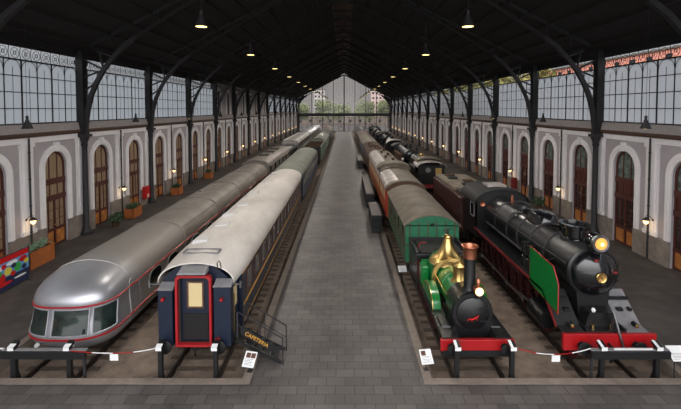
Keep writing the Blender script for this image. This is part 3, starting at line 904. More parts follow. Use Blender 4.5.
def talgo_car(y, ln, label, m):
    t = thing('articulated_railcar', label, 'railcar', (TX['L1'], y, RZ), 'cars of the silver articulated train')
    prof = [(-wd, z) for z, wd, _ in SL[:-1]] + [(0, 3.2)] + [(wd, z) for z, wd, _ in reversed(SL[:-1])]
    g = G(); g.loft([[(x, 0, z) for x, z in prof], [(x, ln, z) for x, z in prof]]); g.build('body', m, t, ang=60)
    hoop(.09, .06, 'silver_dusty', t, 'joint_band'); 
    for z in (1.0, 2.12):
        for s_ in (-1, 1):
            g = G(); wd, _ = at_z(z); g.tube([(s_ * (wd + .01), 0, z), (s_ * (wd + .01), ln, z)], .03, 6); g.build('red_stripe', 'red_paint', t)
    for s_ in (-1, 1):
        for yy in (1.6, 3.9): round_window(t, s_ * 1.545, yy, 1.58, .62, .4, fm='silver')
    g = G()
    for s_ in (-1, 1): g.tube([(s_ * 1.34, .1, 2.82), (s_ * 1.34, ln, 2.82)], .014, 5)
    g.build('rain_strip', 'grey_paint', t)
    G().box(-.9, .9, 0, ln, .3, .5).build('underframe', 'sooty', t, smooth=False)
    wheels(t, (ln - .4,), .42); return t
for k in range(4):
    c_ = talgo_car(TY + TL + .02 + 5.95 * k, 5.9, 'grey dusty articulated railcar of the silver train, %s behind the glazed nose car' % ORD[k], 'silver_dusty')
    if k in (1, 3):
        G().lathe([(.16, 0), (.16, .1), (.05, .14), (0, .14)], (-.4, 2.2, 3.15), 'z', 12).build('roof_vent', 'silver_dusty', c_)
# power car behind, taller roof
def box_car(name, label, xc, y, ln, hw, ze, zt, body_m, roof_m, cat='railcar', group=None, wins=8, wm='window_dark', floor_=1.0, boards=None, end_m=None, win=(1.9, 2.75), ww=.9, flat=False):
    t = thing(name, label, cat, (xc, y, RZ), group)
    G().box(-hw, hw, 0, ln, floor_, ze).build('body', body_m, t, smooth=False, bevel=.03)
    g = G(); pf = sarc(hw + .08, ze, zt, 14) if not flat else arc(hw + .06, ze, zt, 14, 2.6)
    g.sheet(pf, -.12, ln + .12, .06)
    g.prism([(a * .96, b - .03) for a, b in pf], 0, ln, 'y')
    g.build('roof', roof_m, t, ang=30)
    if wins:
        for s_ in (-1, 1): side_windows(t, s_ * hw, [ln * (i + .5) / wins for i in range(wins)], ww, win[0], win[1], wm)
    G().box(-hw + .25, hw - .25, .1, ln - .1, .75, floor_).build('underframe', 'sooty', t, smooth=False)
    buffers(t, 0, -1, m='sooty'); 
    if ln > 12:
        bogie(t, 3.0); bogie(t, ln - 3.0)
    else: wheels(t, (ln * .22, ln * .78), .48)
    return t
pc = box_car('diesel_power_car', 'grey-brown power car behind the silver articulated train', TX['L1'], 46.6, 18.5, 1.5, 2.75, 3.45, 'silver_dusty', 'silver_dusty', wins=6, flat=True)
G().box(1.5, 1.56, 1.0, 16.5, 2.62, 2.82).build('lit_strip', 'off_white', pc, smooth=False)  # off-white strip paints the light along the top of the side
for k in range(3): G().cbox((0, 5 + k * 4, 3.42), (1.1, 1.2, .22)).build('roof_vent', 'sooty', pc, smooth=False)
dc = box_car('dark_shunting_locomotive', 'dark low diesel locomotive between grey power car and silver coach', TX['L1'], 66.2, 8.5, 1.45, 2.5, 2.8, 'iron_dark', 'sooty', 'locomotive', wins=3)
G().box(1.0, 1.5, .5, 1.2, 2.8, 3.1).build('roof_lamp', 'white', dc, smooth=False)
s1 = box_car('passenger_coach', 'bright silver-roofed coach behind the dark diesel on the leftmost track', TX['L1'], 75.8, 26, 1.45, 2.9, 3.55, 'silver', 'roof_tin', 'coach', wins=10, flat=True)
for s_ in (-1, 1): G().box(s_ * 1.1 - .2, s_ * 1.1 + .2, .5, 25.5, 3.32, 3.5).build('roof_rib', 'white', s1, smooth=False)
box_car('passenger_coach', 'farthest silver coach on the leftmost track, near the end wall', TX['L1'], 104, 42, 1.45, 2.9, 3.6, 'silver', 'bright_silver', 'coach', wins=14, flat=True)

# ---------------------------------------------------------------- dark blue sleeping car
BY = 14.3; BL = 22.6
t = thing('sleeping_car', 'dark blue sleeping car with pale roof and red-framed end door', 'coach', (TX['L2'], BY, RZ))
HW = 1.4
g = G(); g.box(-HW, HW, .9, BL - .9, 1.0, 3.2); g.box(-1.22, 1.22, .0, .9, 1.0, 3.2); g.box(-1.22, 1.22, BL - .9, BL, 1.0, 3.2)
g.build('body', 'coach_blue', t, smooth=False, bevel=.03)
g = G(); pf = sarc(1.22, 3.15, 3.84, 16); g.prism([(-1.22, 3.1)] + pf + [(1.22, 3.1)], 0.0, .12, 'y')
g.build('end_panel', 'coach_blue', t, smooth=False)
G().prism([(-1.22, 3.1)] + pf + [(1.22, 3.1)], BL - .12, BL - .0, 'y').build('end_panel', 'coach_blue', t, smooth=False)
def domed_roof(hw, ze, zt, ln, over=.03, drop=.12, n=18, ends=(True, True), thick=.05, narrow=.12):
    rings = []
    def prof(y, hw_, ze_, zt_):
        p = arc(hw_, ze_, zt_, n, 2.25); return [(a, y, b) for a, b in p] + [(a * .985, y, b - thick) for a, b in reversed(p)]
    ss = [(-over, 1, 1), (.25, .8, .75), (.9, .35, .35), (1.8, 0, 0)] if ends[0] else [(-over, 0, 0)]
    for y, nw, dr in ss: rings.append(prof(y, hw - narrow * nw, ze - .02 * dr, zt - drop * dr))
    se = [(ln - 1.8, 0, 0), (ln - .9, .35, .35), (ln - .25, .8, .75), (ln + over, 1, 1)] if ends[1] else [(ln + over, 0, 0)]
    for y, nw, dr in se: rings.append(prof(y, hw - narrow * nw, ze - .02 * dr, zt - drop * dr))
    return G().loft(rings)
domed_roof(1.48, 3.16, 3.98, BL).build('roof', 'roof_white', t, ang=50)
for k, y in enumerate((2.2, 4.4, 6.3, 8.3, 11.6, 15.6, 19.6)):
    off = (-.55 if k % 2 == 0 else -.35)
    g = G(); g.hexa([(off - .34, y - .3, 3.86), (off + .34, y - .3, 3.88), (off + .34, y + .3, 3.88), (off - .34, y + .3, 3.86),
                     (off - .28, y - .24, 4.0), (off + .28, y - .24, 4.03), (off + .28, y + .24, 4.03), (off - .28, y + .24, 4.0)])
    g.build('roof_vent', 'off_white', t, smooth=False)
g = G(); g.cbox((-.1, .75, 3.92), (1.3, .05, .05)); g.cbox((-.1, 1.1, 3.95), (1.3, .05, .05)); g.cbox((-.75, .92, 3.93), (.05, .4, .05)); g.cbox((.55, .92, 3.93), (.05, .4, .05))
g.build('roof_step', 'grey_paint', t, smooth=False)
# gangway: red frame, recessed blue door
fr = G()
fw, zb, zt_ = .63, .98, 3.5
def rr(hw_, z0, z1, r=.16, n=5):
    p = [(-hw_, z0)]
    for i in range(n + 1): a = PI - PI / 2 * i / n; p.append((-hw_ + r + r * math.cos(a), z1 - r + r * math.sin(a)))
    for i in range(n + 1): a = PI / 2 - PI / 2 * i / n; p.append((hw_ - r + r * math.cos(a), z1 - r + r * math.sin(a)))
    p.append((hw_, z0)); return p
po = rr(fw, zb, zt_); pi = rr(fw - .075, zb + .09, zt_ - .08)
fr.loft([[(po[i][0], -.32, po[i][1]), (pi[i][0], -.32, pi[i][1]), (pi[i][0], -.16, pi[i][1]), (po[i][0], -.16, po[i][1])] for i in range(len(po))])
fr.box(-fw, fw, -.34, -.16, zb - .0, zb + .08)
fr.build('gangway_frame', mat('frame_red', (158, 24, 30), .45), t)
g = G(); po2 = rr(fw - .03, zb, zt_ - .03); pi2 = rr(fw - .12, zb + .1, zt_ - .12)
g.loft([[(po2[i][0], -.16, po2[i][1]), (pi2[i][0], -.16, pi2[i][1]), (pi2[i][0], .0, pi2[i][1]), (po2[i][0], .0, po2[i][1])] for i in range(len(po2))])
g.build('bellows', 'sooty', t)
dr = G().box(-.52, .52, -.06, .0, 1.1, 3.36).build('end_door', 'coach_blue', t, smooth=False)
g = G(); g.box(-.3, -.24, -.1, -.05, 2.3, 3.15); g.box(.24, .3, -.1, -.05, 2.3, 3.15); g.box(-.3, .3, -.1, -.05, 2.24, 2.3); g.box(-.3, .3, -.1, -.05, 3.15, 3.21); g.build('pane_frame', 'wood_brown', dr, smooth=False)
G().box(-.24, .24, -.085, -.05, 2.3, 3.15).build('door_pane', 'cream', dr, smooth=False)
G().box(-.44, .44, -.09, -.05, 1.12, 2.05).build('kick_panel', 'black', dr, smooth=False)
G().hexa([(-.5, -.5, 3.6), (.5, -.5, 3.6), (.5, -.1, 3.6), (-.5, -.1, 3.6), (-.46, -.46, 3.66), (.46, -.46, 3.66), (.46, 0, 3.76), (-.46, 0, 3.76)]).build('rain_hood', 'grey_paint', t, smooth=False)
for s_, w_ in ((-1, .5), (1, .6)):
    c = s_ * (.72 + w_ / 2)
    b_ = G().box(c - w_ / 2, c + w_ / 2, -.34, .02, 1.0, 3.0 if s_ < 0 else 3.12).build('corridor_cabinet', 'box_blue', t, smooth=False, bevel=.02)
    zt2 = 3.0 if s_ < 0 else 3.12
    G().hexa([(c - w_ / 2 - .03, -.38, zt2), (c + w_ / 2 + .03, -.38, zt2), (c + w_ / 2 + .03, .0, zt2), (c - w_ / 2 - .03, .0, zt2),
              (c - w_ / 2, -.32, zt2 + .04), (c + w_ / 2, -.32, zt2 + .04), (c + w_ / 2, .0, zt2 + .16), (c - w_ / 2, .0, zt2 + .16)]).build('cabinet_cap', 'grey_paint', b_, smooth=False)
    g = G(); g.tube([(s_ * 1.2, -.05, 3.1), (s_ * 1.62, -.12, 3.12)], .025, 6); g.tube([(s_ * 1.6, -.12, 3.0), (s_ * 1.62, -.12, 3.22)], .04, 8)
    g.build('lamp_bracket', 'steel', t)
    G().lathe([(0, -.13), (.05, -.12), (.06, -.02), (.06, 0)], (s_ * 1.02, -.36, 2.7), 'y', 10).build('tail_lamp', 'red_paint', t)
G().lathe([(0, -.2), (.09, -.19), (.1, -.05), (.1, 0)], (.86, -.34, 1.25), 'y', 12).build('tail_lamp', 'dark_red', t)
g = G(); g.tube([(.78, -.02, 3.62), (.78, -.08, 3.85), (.84, -.08, 3.95), (.9, -.08, 3.85), (.9, -.02, 3.6)], .018, 5); g.build('roof_hook', 'iron_dark', t)
# long sides: gold lines, framed windows
for s_ in (-1, 1):
    g = G(); x = s_ * HW; a, b = sorted((x, x + s_ * .012))
    g.box(a, b, 1.0, BL - 1.0, 1.74, 1.83); g.box(a, b, 1.0, BL - 1.0, 3.02, 3.05); g.box(a, b, 1.0, BL - 1.0, 1.12, 1.14)
    g.build('gold_line', 'gold', t, smooth=False)
    ys = [2.1 + i * 1.42 for i in range(14)]
    side_windows(t, x, ys, .72 if s_ > 0 else .8, 2.08, 2.92, 'window_dark', 'wood_brown')
    for yy in (.45, BL - .45):
        d_ = G().box(min(s_ * 1.22, s_ * 1.26), max(s_ * 1.22, s_ * 1.26), yy - .36, yy + .36, 1.05, 3.0).build('side_door', 'coach_blue', t, smooth=False)
        G().box(min(s_ * 1.262, s_ * 1.27), max(s_ * 1.262, s_ * 1.27), yy - .22, yy + .22, 2.1, 2.85).build('door_pane', 'cream', d_, smooth=False)
        G().tube([(s_ * 1.32, yy - .42, 1.3), (s_ * 1.34, yy - .42, 1.35), (s_ * 1.34, yy - .42, 2.7), (s_ * 1.28, yy - .42, 2.75)], .02, 6).build('grab_rail', 'brass', t)
G().box(-1.1, 1.1, .1, BL - .1, .78, 1.0).build('underframe', 'sooty', t, smooth=False)
for yy in (8, 11, 14): G().box(-1.0, 1.0, yy, yy + 1.4, .35, .78).build('battery_box', 'sooty', t, smooth=False)
bogie(t, 3.0, 2.5); bogie(t, BL - 3.0, 2.5)
buffers(t, 0, -1, r=.24, k=.9)
g = G(); g.tube([(0, -.02, 1.0), (0, -.18, 1.0), (0, -.22, .9), (0, -.2, .62), (0, -.12, .5)], .03, 6); g.tube([(-.12, -.16, .78), (.12, -.16, .78)], .02, 5)
g.build('coupling', 'black', t)

# ---------------------------------------------------------------- second coach and wagons on that track
c2 = thing('passenger_coach', 'blue coach with grey-green roof coupled behind the sleeping car', 'coach', (TX['L2'], 37.4, RZ))
G().box(-1.4, 1.4, 0, 20.5, 1.0, 3.2).build('body', 'coach_blue', c2, smooth=False, bevel=.03)
domed_roof(1.48, 3.16, 4.02, 20.5, drop=.3, narrow=.2).build('roof', 'roof_green_grey', c2, ang=50)
for s_ in (-1, 1):
    x = s_ * 1.4; a, b = sorted((x, x + s_ * .012)); G().box(a, b, .1, 20.4, 1.15, 1.5).build('pale_band', 'blue_far', c2, smooth=False)
    side_windows(c2, x, [1.6 + 1.45 * i for i in range(13)], .8, 2.05, 2.85, 'window_dark')
G().box(-1.1, 1.1, .1, 20.4, .78, 1.0).build('underframe', 'sooty', c2, smooth=False)
bogie(c2, 3.0, 2.5); bogie(c2, 17.5, 2.5); buffers(c2, 0, -1)
h = thing('hopper_wagon', 'open pale green hopper wagon with rusty inside behind the blue coaches', 'wagon', (TX['L2'], 64.5, RZ))
g = G(); H0, H1, L_ = 1.0, 3.35, 15
for s_ in (-1, 1): g.box(min(s_ * 1.45, s_ * 1.38), max(s_ * 1.45, s_ * 1.38), 0, L_, H0, H1)
g.box(-1.45, 1.45, 0, .08, H0, H1); g.box(-1.45, 1.45, L_ - .08, L_, H0, H1)
for k in range(9):
    for s_ in (-1, 1): g.box(min(s_ * 1.45, s_ * 1.52), max(s_ * 1.45, s_ * 1.52), k * 1.85, k * 1.85 + .14, H0, H1)
g.build('hopper_side', 'hopper_green', h, smooth=False)
G().box(-1.38, 1.38, .08, L_ - .08, 2.2, 2.35).build('hopper_floor', 'rust', h, smooth=False)
for k in range(3): G().box(-1.38, 1.38, 3.5 + k * 3.8, 3.7 + k * 3.8, 2.3, 3.3).build('partition', 'rust', h, smooth=False)
G().box(-1.44, 1.44, -.06, 0, H0, H1).build('end_board', 'iron_dark', h, smooth=False)
G().box(-1.1, 1.1, .1, L_ - .1, .75, 1.0).build('underframe', 'sooty', h, smooth=False); bogie(h, 2.5, 1.8); bogie(h, L_ - 2.5, 1.8)
box_car('goods_van', 'grey-roofed van behind the open hopper wagon', TX['L2'], 80.5, 18, 1.4, 3.0, 3.6, 'hopper_green', 'roof_green_grey', 'wagon', wins=5)
box_car('goods_van', 'dark van fifth in line behind the dark blue sleeping car', TX['L2'], 100, 14, 1.4, 2.9, 3.5, 'iron_dark', 'sooty', 'wagon', wins=3)
box_car('goods_van', 'grey van farthest back on the track of the dark blue sleeping car', TX['L2'], 116, 24, 1.4, 2.9, 3.5, 'grey_paint', 'roof_brown_grey', 'wagon', wins=6)

# ---------------------------------------------------------------- small green locomotive
GY = 14.0
lo = thing('steam_locomotive', 'small green antique steam locomotive with tall brass dome and copper-capped chimney', 'locomotive', (TX['R1'], GY, RZ))
bz = 1.85; br_ = .62
G().box(-1.3, 1.3, 0, .16, .8, 1.2).build('buffer_beam', 'red_paint', lo, smooth=False, bevel=.015)
G().box(-1.2, 1.2, -.02, .14, .62, .84).build('lower_beam', 'black', lo, smooth=False)
buffers(lo, 0, -1, .97, .93, 'black', .19, k=.4)
g = G(); g.lathe([(0, .0), (.72, .0), (.75, .04), (.75, .14), (.72, .2), (.72, 1.1)], (0, .62, bz), 'y', 36); g.build('smokebox', 'loco_black', lo)
sd = G(); sd.lathe([(0, -.16), (.2, -.14), (.45, -.08), (.58, -.02), (.6, .03), (.6, .06)], (0, .6, bz), 'y', 32); sd = sd.build('smokebox_door', 'loco_black', lo)
# the small red creature-shaped badge of the door, a bent bar with short legs
g = G(); g.tube([(-.24, .44, bz - .17), (-.15, .43, bz - .11), (-.05, .425, bz - .13), (.04, .425, bz - .07), (.12, .43, bz - .05), (.17, .44, bz + .02)], [.015, .024, .03, .033, .028, .01], 6)
for a, b in ((-.12, -.13), (.06, -.08)): g.tube([(a, .43, bz + b), (a + .05, .42, bz + b - .08)], .012, 5)
g.build('door_badge', 'fire_red', sd)
g = G(); g.tube([(.2, .46, bz + .22), (.56, .52, bz + .25)], .018, 5); g.tube([(.2, .46, bz - .22), (.56, .52, bz - .25)], .018, 5); g.build('door_hinge', 'iron', sd)
g = G(); g.lathe([(br_, 0), (br_, 2.3)], (0, 1.7, bz), 'y', 36); g.build('boiler', 'loco_green', lo)
for yy in (1.68, 2.75, 3.75):
    G().lathe([(br_ + .015, 0), (br_ + .03, .01), (br_ + .03, .08), (br_ + .015, .09)], (0, yy, bz), 'y', 36).build('boiler_band', 'loco_green', lo)
# saddle of the smokebox, frames, running boards
G().prism([(-.72, .95), (.72, .95), (.6, 1.6), (-.6, 1.6)], .65, 1.6, 'y').build('smokebox_saddle', 'loco_black', lo, smooth=False)
g = G()
for s_ in (-1, 1): g.box(s_ * .62 - .03, s_ * .62 + .03, .1, 4.8, .6, 1.2); g.box(s_ * 1.05 - .03, s_ * 1.05 + .03, .1, 4.8, .78, 1.1)
g.build('main_frame', 'black', lo, smooth=False)
g = G()
for s_ in (-1, 1): g.box(min(s_ * .66, s_ * 1.22), max(s_ * .66, s_ * 1.22), .1, 5.0, 1.2, 1.24)
g.build('running_board', 'loco_black', lo, smooth=False)
# tall chimney with copper cap
G().lathe([(.32, 0), (.26, .08), (.21, .2), (.2, 1.3)], (0, 1.02, bz + .66), 'z', 24).build('chimney', 'black', lo)
G().lathe([(.225, 0), (.25, .02), (.25, .36), (.28, .42), (.31, .44), (.31, .47), (.27, .48), (.22, .4), (.2, .3)], (0, 1.02, bz + 1.9), 'z', 28).build('chimney_cap', 'copper', lo)
# front lamp with copper chimneylet
la = G().lathe([(0, 0), (.15, -.0), (.17, .02), (.17, .24), (.12, .3), (0, .3)], (.16, .38, bz + .9), 'y', 24).build('head_lamp', 'copper', lo)
G().lathe([(0, -.02), (.14, -.015), (.15, .0), (.15, .01)], (.16, .37, bz + .9), 'y', 24).build('lamp_lens', 'head_glow', la)
G().lathe([(.05, 0), (.05, .1), (.09, .12), (.09, .2), (.04, .28), (0, .28)], (.16, .52, bz + 1.04), 'z', 14).build('lamp_vent', 'copper', la)
G().box(.1, .22, .4, .64, bz + .62, bz + .76).build('lamp_bracket', 'black', lo, smooth=False)
# brass sand dome on the boiler just behind the chimney
G().lathe([(.36, 0), (.3, .1), (.26, .16), (.26, .62), (.28, .66), (.24, .74), (.1, .8), (0, .81)], (-.04, 2.2, bz + .5), 'z', 24).build('sand_dome', 'brass', lo)
# raised firebox with brass edge and the tall trumpet-shaped dome
fb = G(); P = [(-.78, 1.15), (-.8, 1.9)] + [(-.8 * math.cos(PI * i / 14), 1.9 + .82 * math.sin(PI * i / 14)) for i in range(1, 14)] + [(.8, 1.9), (.78, 1.15)]
fb.prism(P, 3.75, 5.0, 'y'); fb.build('firebox', 'loco_green', lo, ang=30)
g = G(); g.loft([[(p[0] * 1.04, 3.66, 1.9 + (p[1] - 1.9) * 1.04), (p[0] * 1.04, 3.82, 1.9 + (p[1] - 1.9) * 1.04), (p[0] * .84, 3.78, 1.9 + (p[1] - 1.9) * .84), (p[0] * .84, 3.64, 1.9 + (p[1] - 1.9) * .84)] for p in P]); g.build('firebox_ring', 'brass', lo)
G().lathe([(.84, -.1), (.76, .04), (.58, .2), (.42, .38), (.3, .58), (.21, .8), (.17, .98), (.22, 1.02), (.22, 1.06), (.12, 1.1), (.08, 1.16), (0, 1.17)], (0, 4.3, bz + .62), 'z', 32).build('steam_dome', 'brass', lo)
g = G(); g.tube([(0, 4.3, bz + 1.78), (0, 4.3, bz + 1.98)], .05, 8); g.tube([(-.22, 4.3, bz + 1.95), (.16, 4.3, bz + 2.02)], .03, 6); g.build('safety_valve', 'iron', lo)
# driving wheels with green splashers
wh = G()
def spoked(g, x, y, r, s_, n=12):
    zc = r + .025
    g.lathe([(r + .03, 0), (r + .03, .03), (r, .04), (r, .13), (r - .09, .13), (r - .09, 0)], (x, y, zc), 'x', 36) if s_ > 0 else g.lathe([(r - .09, 0), (r - .09, -.13), (r, -.13), (r, -.04), (r + .03, -.03), (r + .03, 0)], (x, y, zc), 'x', 36)
    g.lathe([(0, 0), (.15, 0), (.15, s_ * .16), (0, s_ * .16)], (x, y, zc), 'x', 14)
    for k in range(n):
        a = 2 * PI * k / n; g.bar((x + s_ * .06, y + .12 * math.cos(a), zc + .12 * math.sin(a)), (x + s_ * .06, y + (r - .06) * math.cos(a), zc + (r - .06) * math.sin(a)), .05, .05, (1, 0, 0))
for s_ in (-1, 1):
    g = G(); spoked(g, s_ * .79, 3.1, .88, s_, 16); g.build('driving_wheel', 'wheel_red', lo)
    for yy in (1.2, 4.7):
        g = G(); spoked(g, s_ * .79, yy, .5, s_, 10); g.build('carrying_wheel', 'wheel_red', lo)
    g = G(); pts = [(3.1 - .98 * math.cos(PI * i / 12), 1.24 + .66 * math.sin(PI * i / 12)) for i in range(13)]
    a, b = sorted((s_ * .8, s_ * 1.12)); g.prism(pts, a, b, 'x'); sp_ = g.build('splasher', 'loco_green', lo, ang=30)
    G().tube([(s_ * 1.13, *p) for p in pts], .022, 6).build('splasher_rim', 'brass', sp_)
    a, b = sorted((s_ * .82, s_ * 1.15)); G().box(a, b, 4.35, 5.0, 1.24, 2.1).build('rear_splasher', 'loco_green', lo, smooth=False, bevel=.04)
    a, b = sorted((s_ * .72, s_ * 1.12)); cy = G().box(a, b, .75, 1.6, .75, 1.3).build('cylinder', 'loco_black', lo, smooth=False, bevel=.06)
    G().lathe([(.19, 0), (.19, .04), (.07, .06), (0, .06)], (s_ * .92, .74, 1.02), 'y', 16).build('cylinder_cover', 'steel', cy)
    g = G(); g.bar((s_ * 1.0, 1.6, 1.0), (s_ * 1.02, 3.1, .7), .05, .09); g.build('connecting_rod', 'steel', lo, smooth=False)
G().tube([(-.66, 1.7, bz + .15), (-.7, 1.75, bz + .2), (-.7, 3.6, bz + .2)], .02, 6).build('hand_rail', 'brass', lo)
G().tube([(.66, 1.7, bz + .15), (.7, 1.75, bz + .2), (.7, 3.6, bz + .2)], .02, 6).build('hand_rail', 'brass', lo)
# weather board behind the firebox
g = G(); g.box(-1.05, 1.05, 5.0, 5.05, 1.24, 2.2); g.build('weather_board', 'loco_green', lo, smooth=False)
# tender
te = thing('tender', 'black coal tender between green locomotive and green coach', 'tender', (TX['R1'], GY + 5.26, RZ))
g = G(); g.box(-1.2, 1.2, 0, 2.08, 1.15, 2.35); g.build('tank', 'loco_black', te, smooth=False, bevel=.03)
g = G()
for a, b, c, d in ((-1.26, -1.16, -.05, 2.15), (1.16, 1.26, -.05, 2.15), (-1.26, 1.26, 2.07, 2.15)): g.box(a, b, c, d, 2.3, 2.5)
g.build('coping', 'iron', te, smooth=False)
g = G(); g.box(-1.0, 1.0, .1, 1.9, 2.34, 2.42); g.build('tank_top', 'sooty', te, smooth=False)
G().box(-1.2, 1.2, .0, 2.1, .85, 1.15).build('tender_frame', 'black', te, smooth=False)
for s_ in (-1, 1):
    for yy in (.5, 1.6):
        g = G(); spoked(g, s_ * .79, yy, .46, s_, 10); g.build('wheel', 'wheel_red', te)
for s_ in (-1, 1): G().tube([(s_ * 1.15, -.05, 1.2), (s_ * 1.15, -.05, 2.1)], .02, 6).build('hand_rail', 'dark_red', te)
G().tube([(-1.1, .4, 2.5), (-1.02, .4, 2.78), (-.7, .4, 2.8)], .035, 6).build('brake_handle', 'dark_red', te)

# ---------------------------------------------------------------- green coach behind
gc = thing('four_wheel_coach', 'green panelled four-wheel coach with brownish roof behind the small locomotive', 'coach', (TX['R1'], 21.55, RZ))
L_ = 8.5; hw = 1.42
G().box(-hw, hw, 0, L_, 1.05, 3.1).build('body', 'coach_green', gc, smooth=False)
g = G(); pf = sarc(hw, 3.1, 3.62); g.prism([(-hw, 3.05)] + pf + [(hw, 3.05)], 0, .1, 'y'); g.build('end_panel', 'coach_green', gc, smooth=False); G().prism([(-hw, 3.05)] + pf + [(hw, 3.05)], L_ - .1, L_, 'y').build('end_panel', 'coach_green', gc, smooth=False)
g = G(); g.sheet(sarc(hw + .1, 3.1, 3.68, 18), -.1, L_ + .15, .06); g.build('roof', 'roof_brown_grey', gc, ang=30)
g = G()
for i in range(6):
    x = -1.2 + i * .48; g.box(x - .025, x + .025, -.03, 0, 1.1, 3.3)
g.box(-hw, hw, -.03, 0, 2.0, 2.05); g.box(-hw, hw, -.03, 0, 1.06, 1.12)
for s_ in (-1, 1):
    for i in range(15): a, b = sorted((s_ * hw, s_ * (hw + .03))); g.box(a, b, .1 + i * .59 - .02, .1 + i * .59 + .02, 1.1, 3.05)
    a, b = sorted((s_ * hw, s_ * (hw + .03))); g.box(a, b, 0, L_, 2.0, 2.05)
g.build('moulding', 'wood_brown', gc, smooth=False)
for s_ in (-1, 1): side_windows(gc, s_ * hw, [1.1 + i * 1.77 for i in range(4)], .6, 2.15, 2.85)
G().lathe([(0, -.2), (.06, -.2), (.08, -.12), (.08, 0)], (0.0, 0, 3.15), 'y', 12).build('end_lamp', 'iron_dark', gc)
G().box(-1.1, 1.1, .05, L_ - .05, .8, 1.05).build('underframe', 'sooty', gc, smooth=False); wheels(gc, (1.7, 6.8), .48)
# orange wooden coaches
oc = thing('wooden_coach', 'orange wooden coach with dark-edged arched tin roof behind the green coach', 'coach', (TX['R1'], 30.9, RZ))
L_ = 6.6
G().box(-1.45, 1.45, 0, L_, 1.0, 3.1).build('body', 'wood_orange', oc, smooth=False)
g = G(); g.sheet(arc(1.52, 3.08, 3.85, 18, 2.2), .0, L_, .06); g.build('roof', 'roof_brown_grey', oc, ang=30)
g = G(); p = arc(1.52, 3.08, 3.87, 18, 2.2); g.prism([(a * .99, b - .02) for a, b in p], .02, .5, 'y'); g.build('roof_end', 'wood_brown', oc, smooth=False)
g = G(); q = [pp for pp in arc(1.54, 3.08, 3.88, 18, 2.2) if pp[0] < -.35]; g.sheet(q, .5, L_ - .1, .03); g.build('tin_highlight', 'roof_tin', oc)  # paler left flank paints the highlight on the roof
for s_ in (-1, 1):
    side_windows(oc, s_ * 1.45, [.8 + i * 1.25 for i in range(5)], .7, 2.0, 2.75, 'cream')
G().box(-1.5, -1.46, .1, .9, 1.1, 2.8).build('end_door', 'fire_red', oc, smooth=False)
g = G()
for s_ in (-1, 1): g.box(min(s_ * 1.45, s_ * 1.7), max(s_ * 1.45, s_ * 1.7), 0, L_, .62, .68)
g.build('step_board', 'sooty', oc, smooth=False)
G().box(-1.1, 1.1, .05, L_ - .05, .8, 1.0).build('underframe', 'sooty', oc, smooth=False); wheels(oc, (1.2, 5.4), .48)
oc2 = thing('wooden_coach', 'long orange-brown wooden coach with raised box on silvery roof', 'coach', (TX['R1'], 37.8, RZ))
L_ = 16
G().box(-1.45, 1.45, 0, L_, 1.0, 3.1).build('body', 'wood_orange', oc2, smooth=False)
g = G(); g.sheet(arc(1.52, 3.08, 3.95, 18, 2.2), -.1, L_ + .1, .06); g.prism([(a * .98, b - .03) for a, b in arc(1.52, 3.08, 3.95, 18, 2.2)], 0, L_, 'y'); g.build('roof', 'roof_brown_grey', oc2, ang=30)
g = G(); q = [pp for pp in arc(1.54, 3.08, 3.98, 18, 2.2) if pp[0] < -.5]; g.sheet(q, 0, L_, .03); g.build('tin_highlight', 'roof_tin', oc2)  # silvery highlight along the left of the roof, put in as colour
g = G(); g.sheet(arc(1.56, 3.6, 4.3, 16, 2.6), .0, 1.9, .06); g.prism([(a * .96, b - .02) for a, b in arc(1.5, 3.6, 4.26, 16, 2.6)], .1, 1.8, 'y'); g.build('raised_roof', 'roof_brown_grey', oc2, ang=30)
for k in range(5):
    g = G(); g.lathe([(.12, 0), (.12, .25), (.2, .27), (.2, .33), (.05, .38), (0, .38)], (-.2 if k % 2 else .3, 4.2 + k * 2.5, 3.88), 'z', 12); g.build('roof_vent', 'rust', oc2)
for s_ in (-1, 1): side_windows(oc2, s_ * 1.45, [1.2 + i * 1.5 for i in range(10)], .8, 2.0, 2.75, 'cream')
G().box(-1.1, 1.1, .05, L_ - .05, .8, 1.0).build('underframe', 'sooty', oc2, smooth=False); bogie(oc2, 2.6, 1.8); bogie(oc2, 13.4, 1.8)
ov = box_car('rusty_wagon', 'rust-brown wagon with cluttered roof behind the wooden coaches', TX['R1'], 54.6, 17, 1.42, 3.0, 3.5, 'wood_brown', 'rust', 'wagon', wins=6)
for k in range(6): G().cbox((rnd.uniform(-.5, .6), 2 + k * 2.5, 3.6), (rnd.uniform(.5, 1.1), .9, .4)).build('roof_hatch', 'wood_brown' if k % 2 else 'rust', ov, smooth=False)
box_car('passenger_coach', 'blue-sided coach with tan roof, beyond the rust-brown wagon', TX['R1'], 72.4, 20, 1.42, 3.0, 3.6, 'blue_far', 'roof_brown_grey', 'coach', wins=8)
box_car('goods_van', 'dark brown van second from the far end of the wooden coach line', TX['R1'], 93, 18, 1.42, 3.0, 3.5, 'wood_brown', 'wood_brown', 'wagon', wins=4)
box_car('goods_van', 'dark brown van at the far end of the wooden coach line', TX['R1'], 112, 26, 1.42, 3.0, 3.5, 'wood_brown', 'sooty', 'wagon', wins=4)
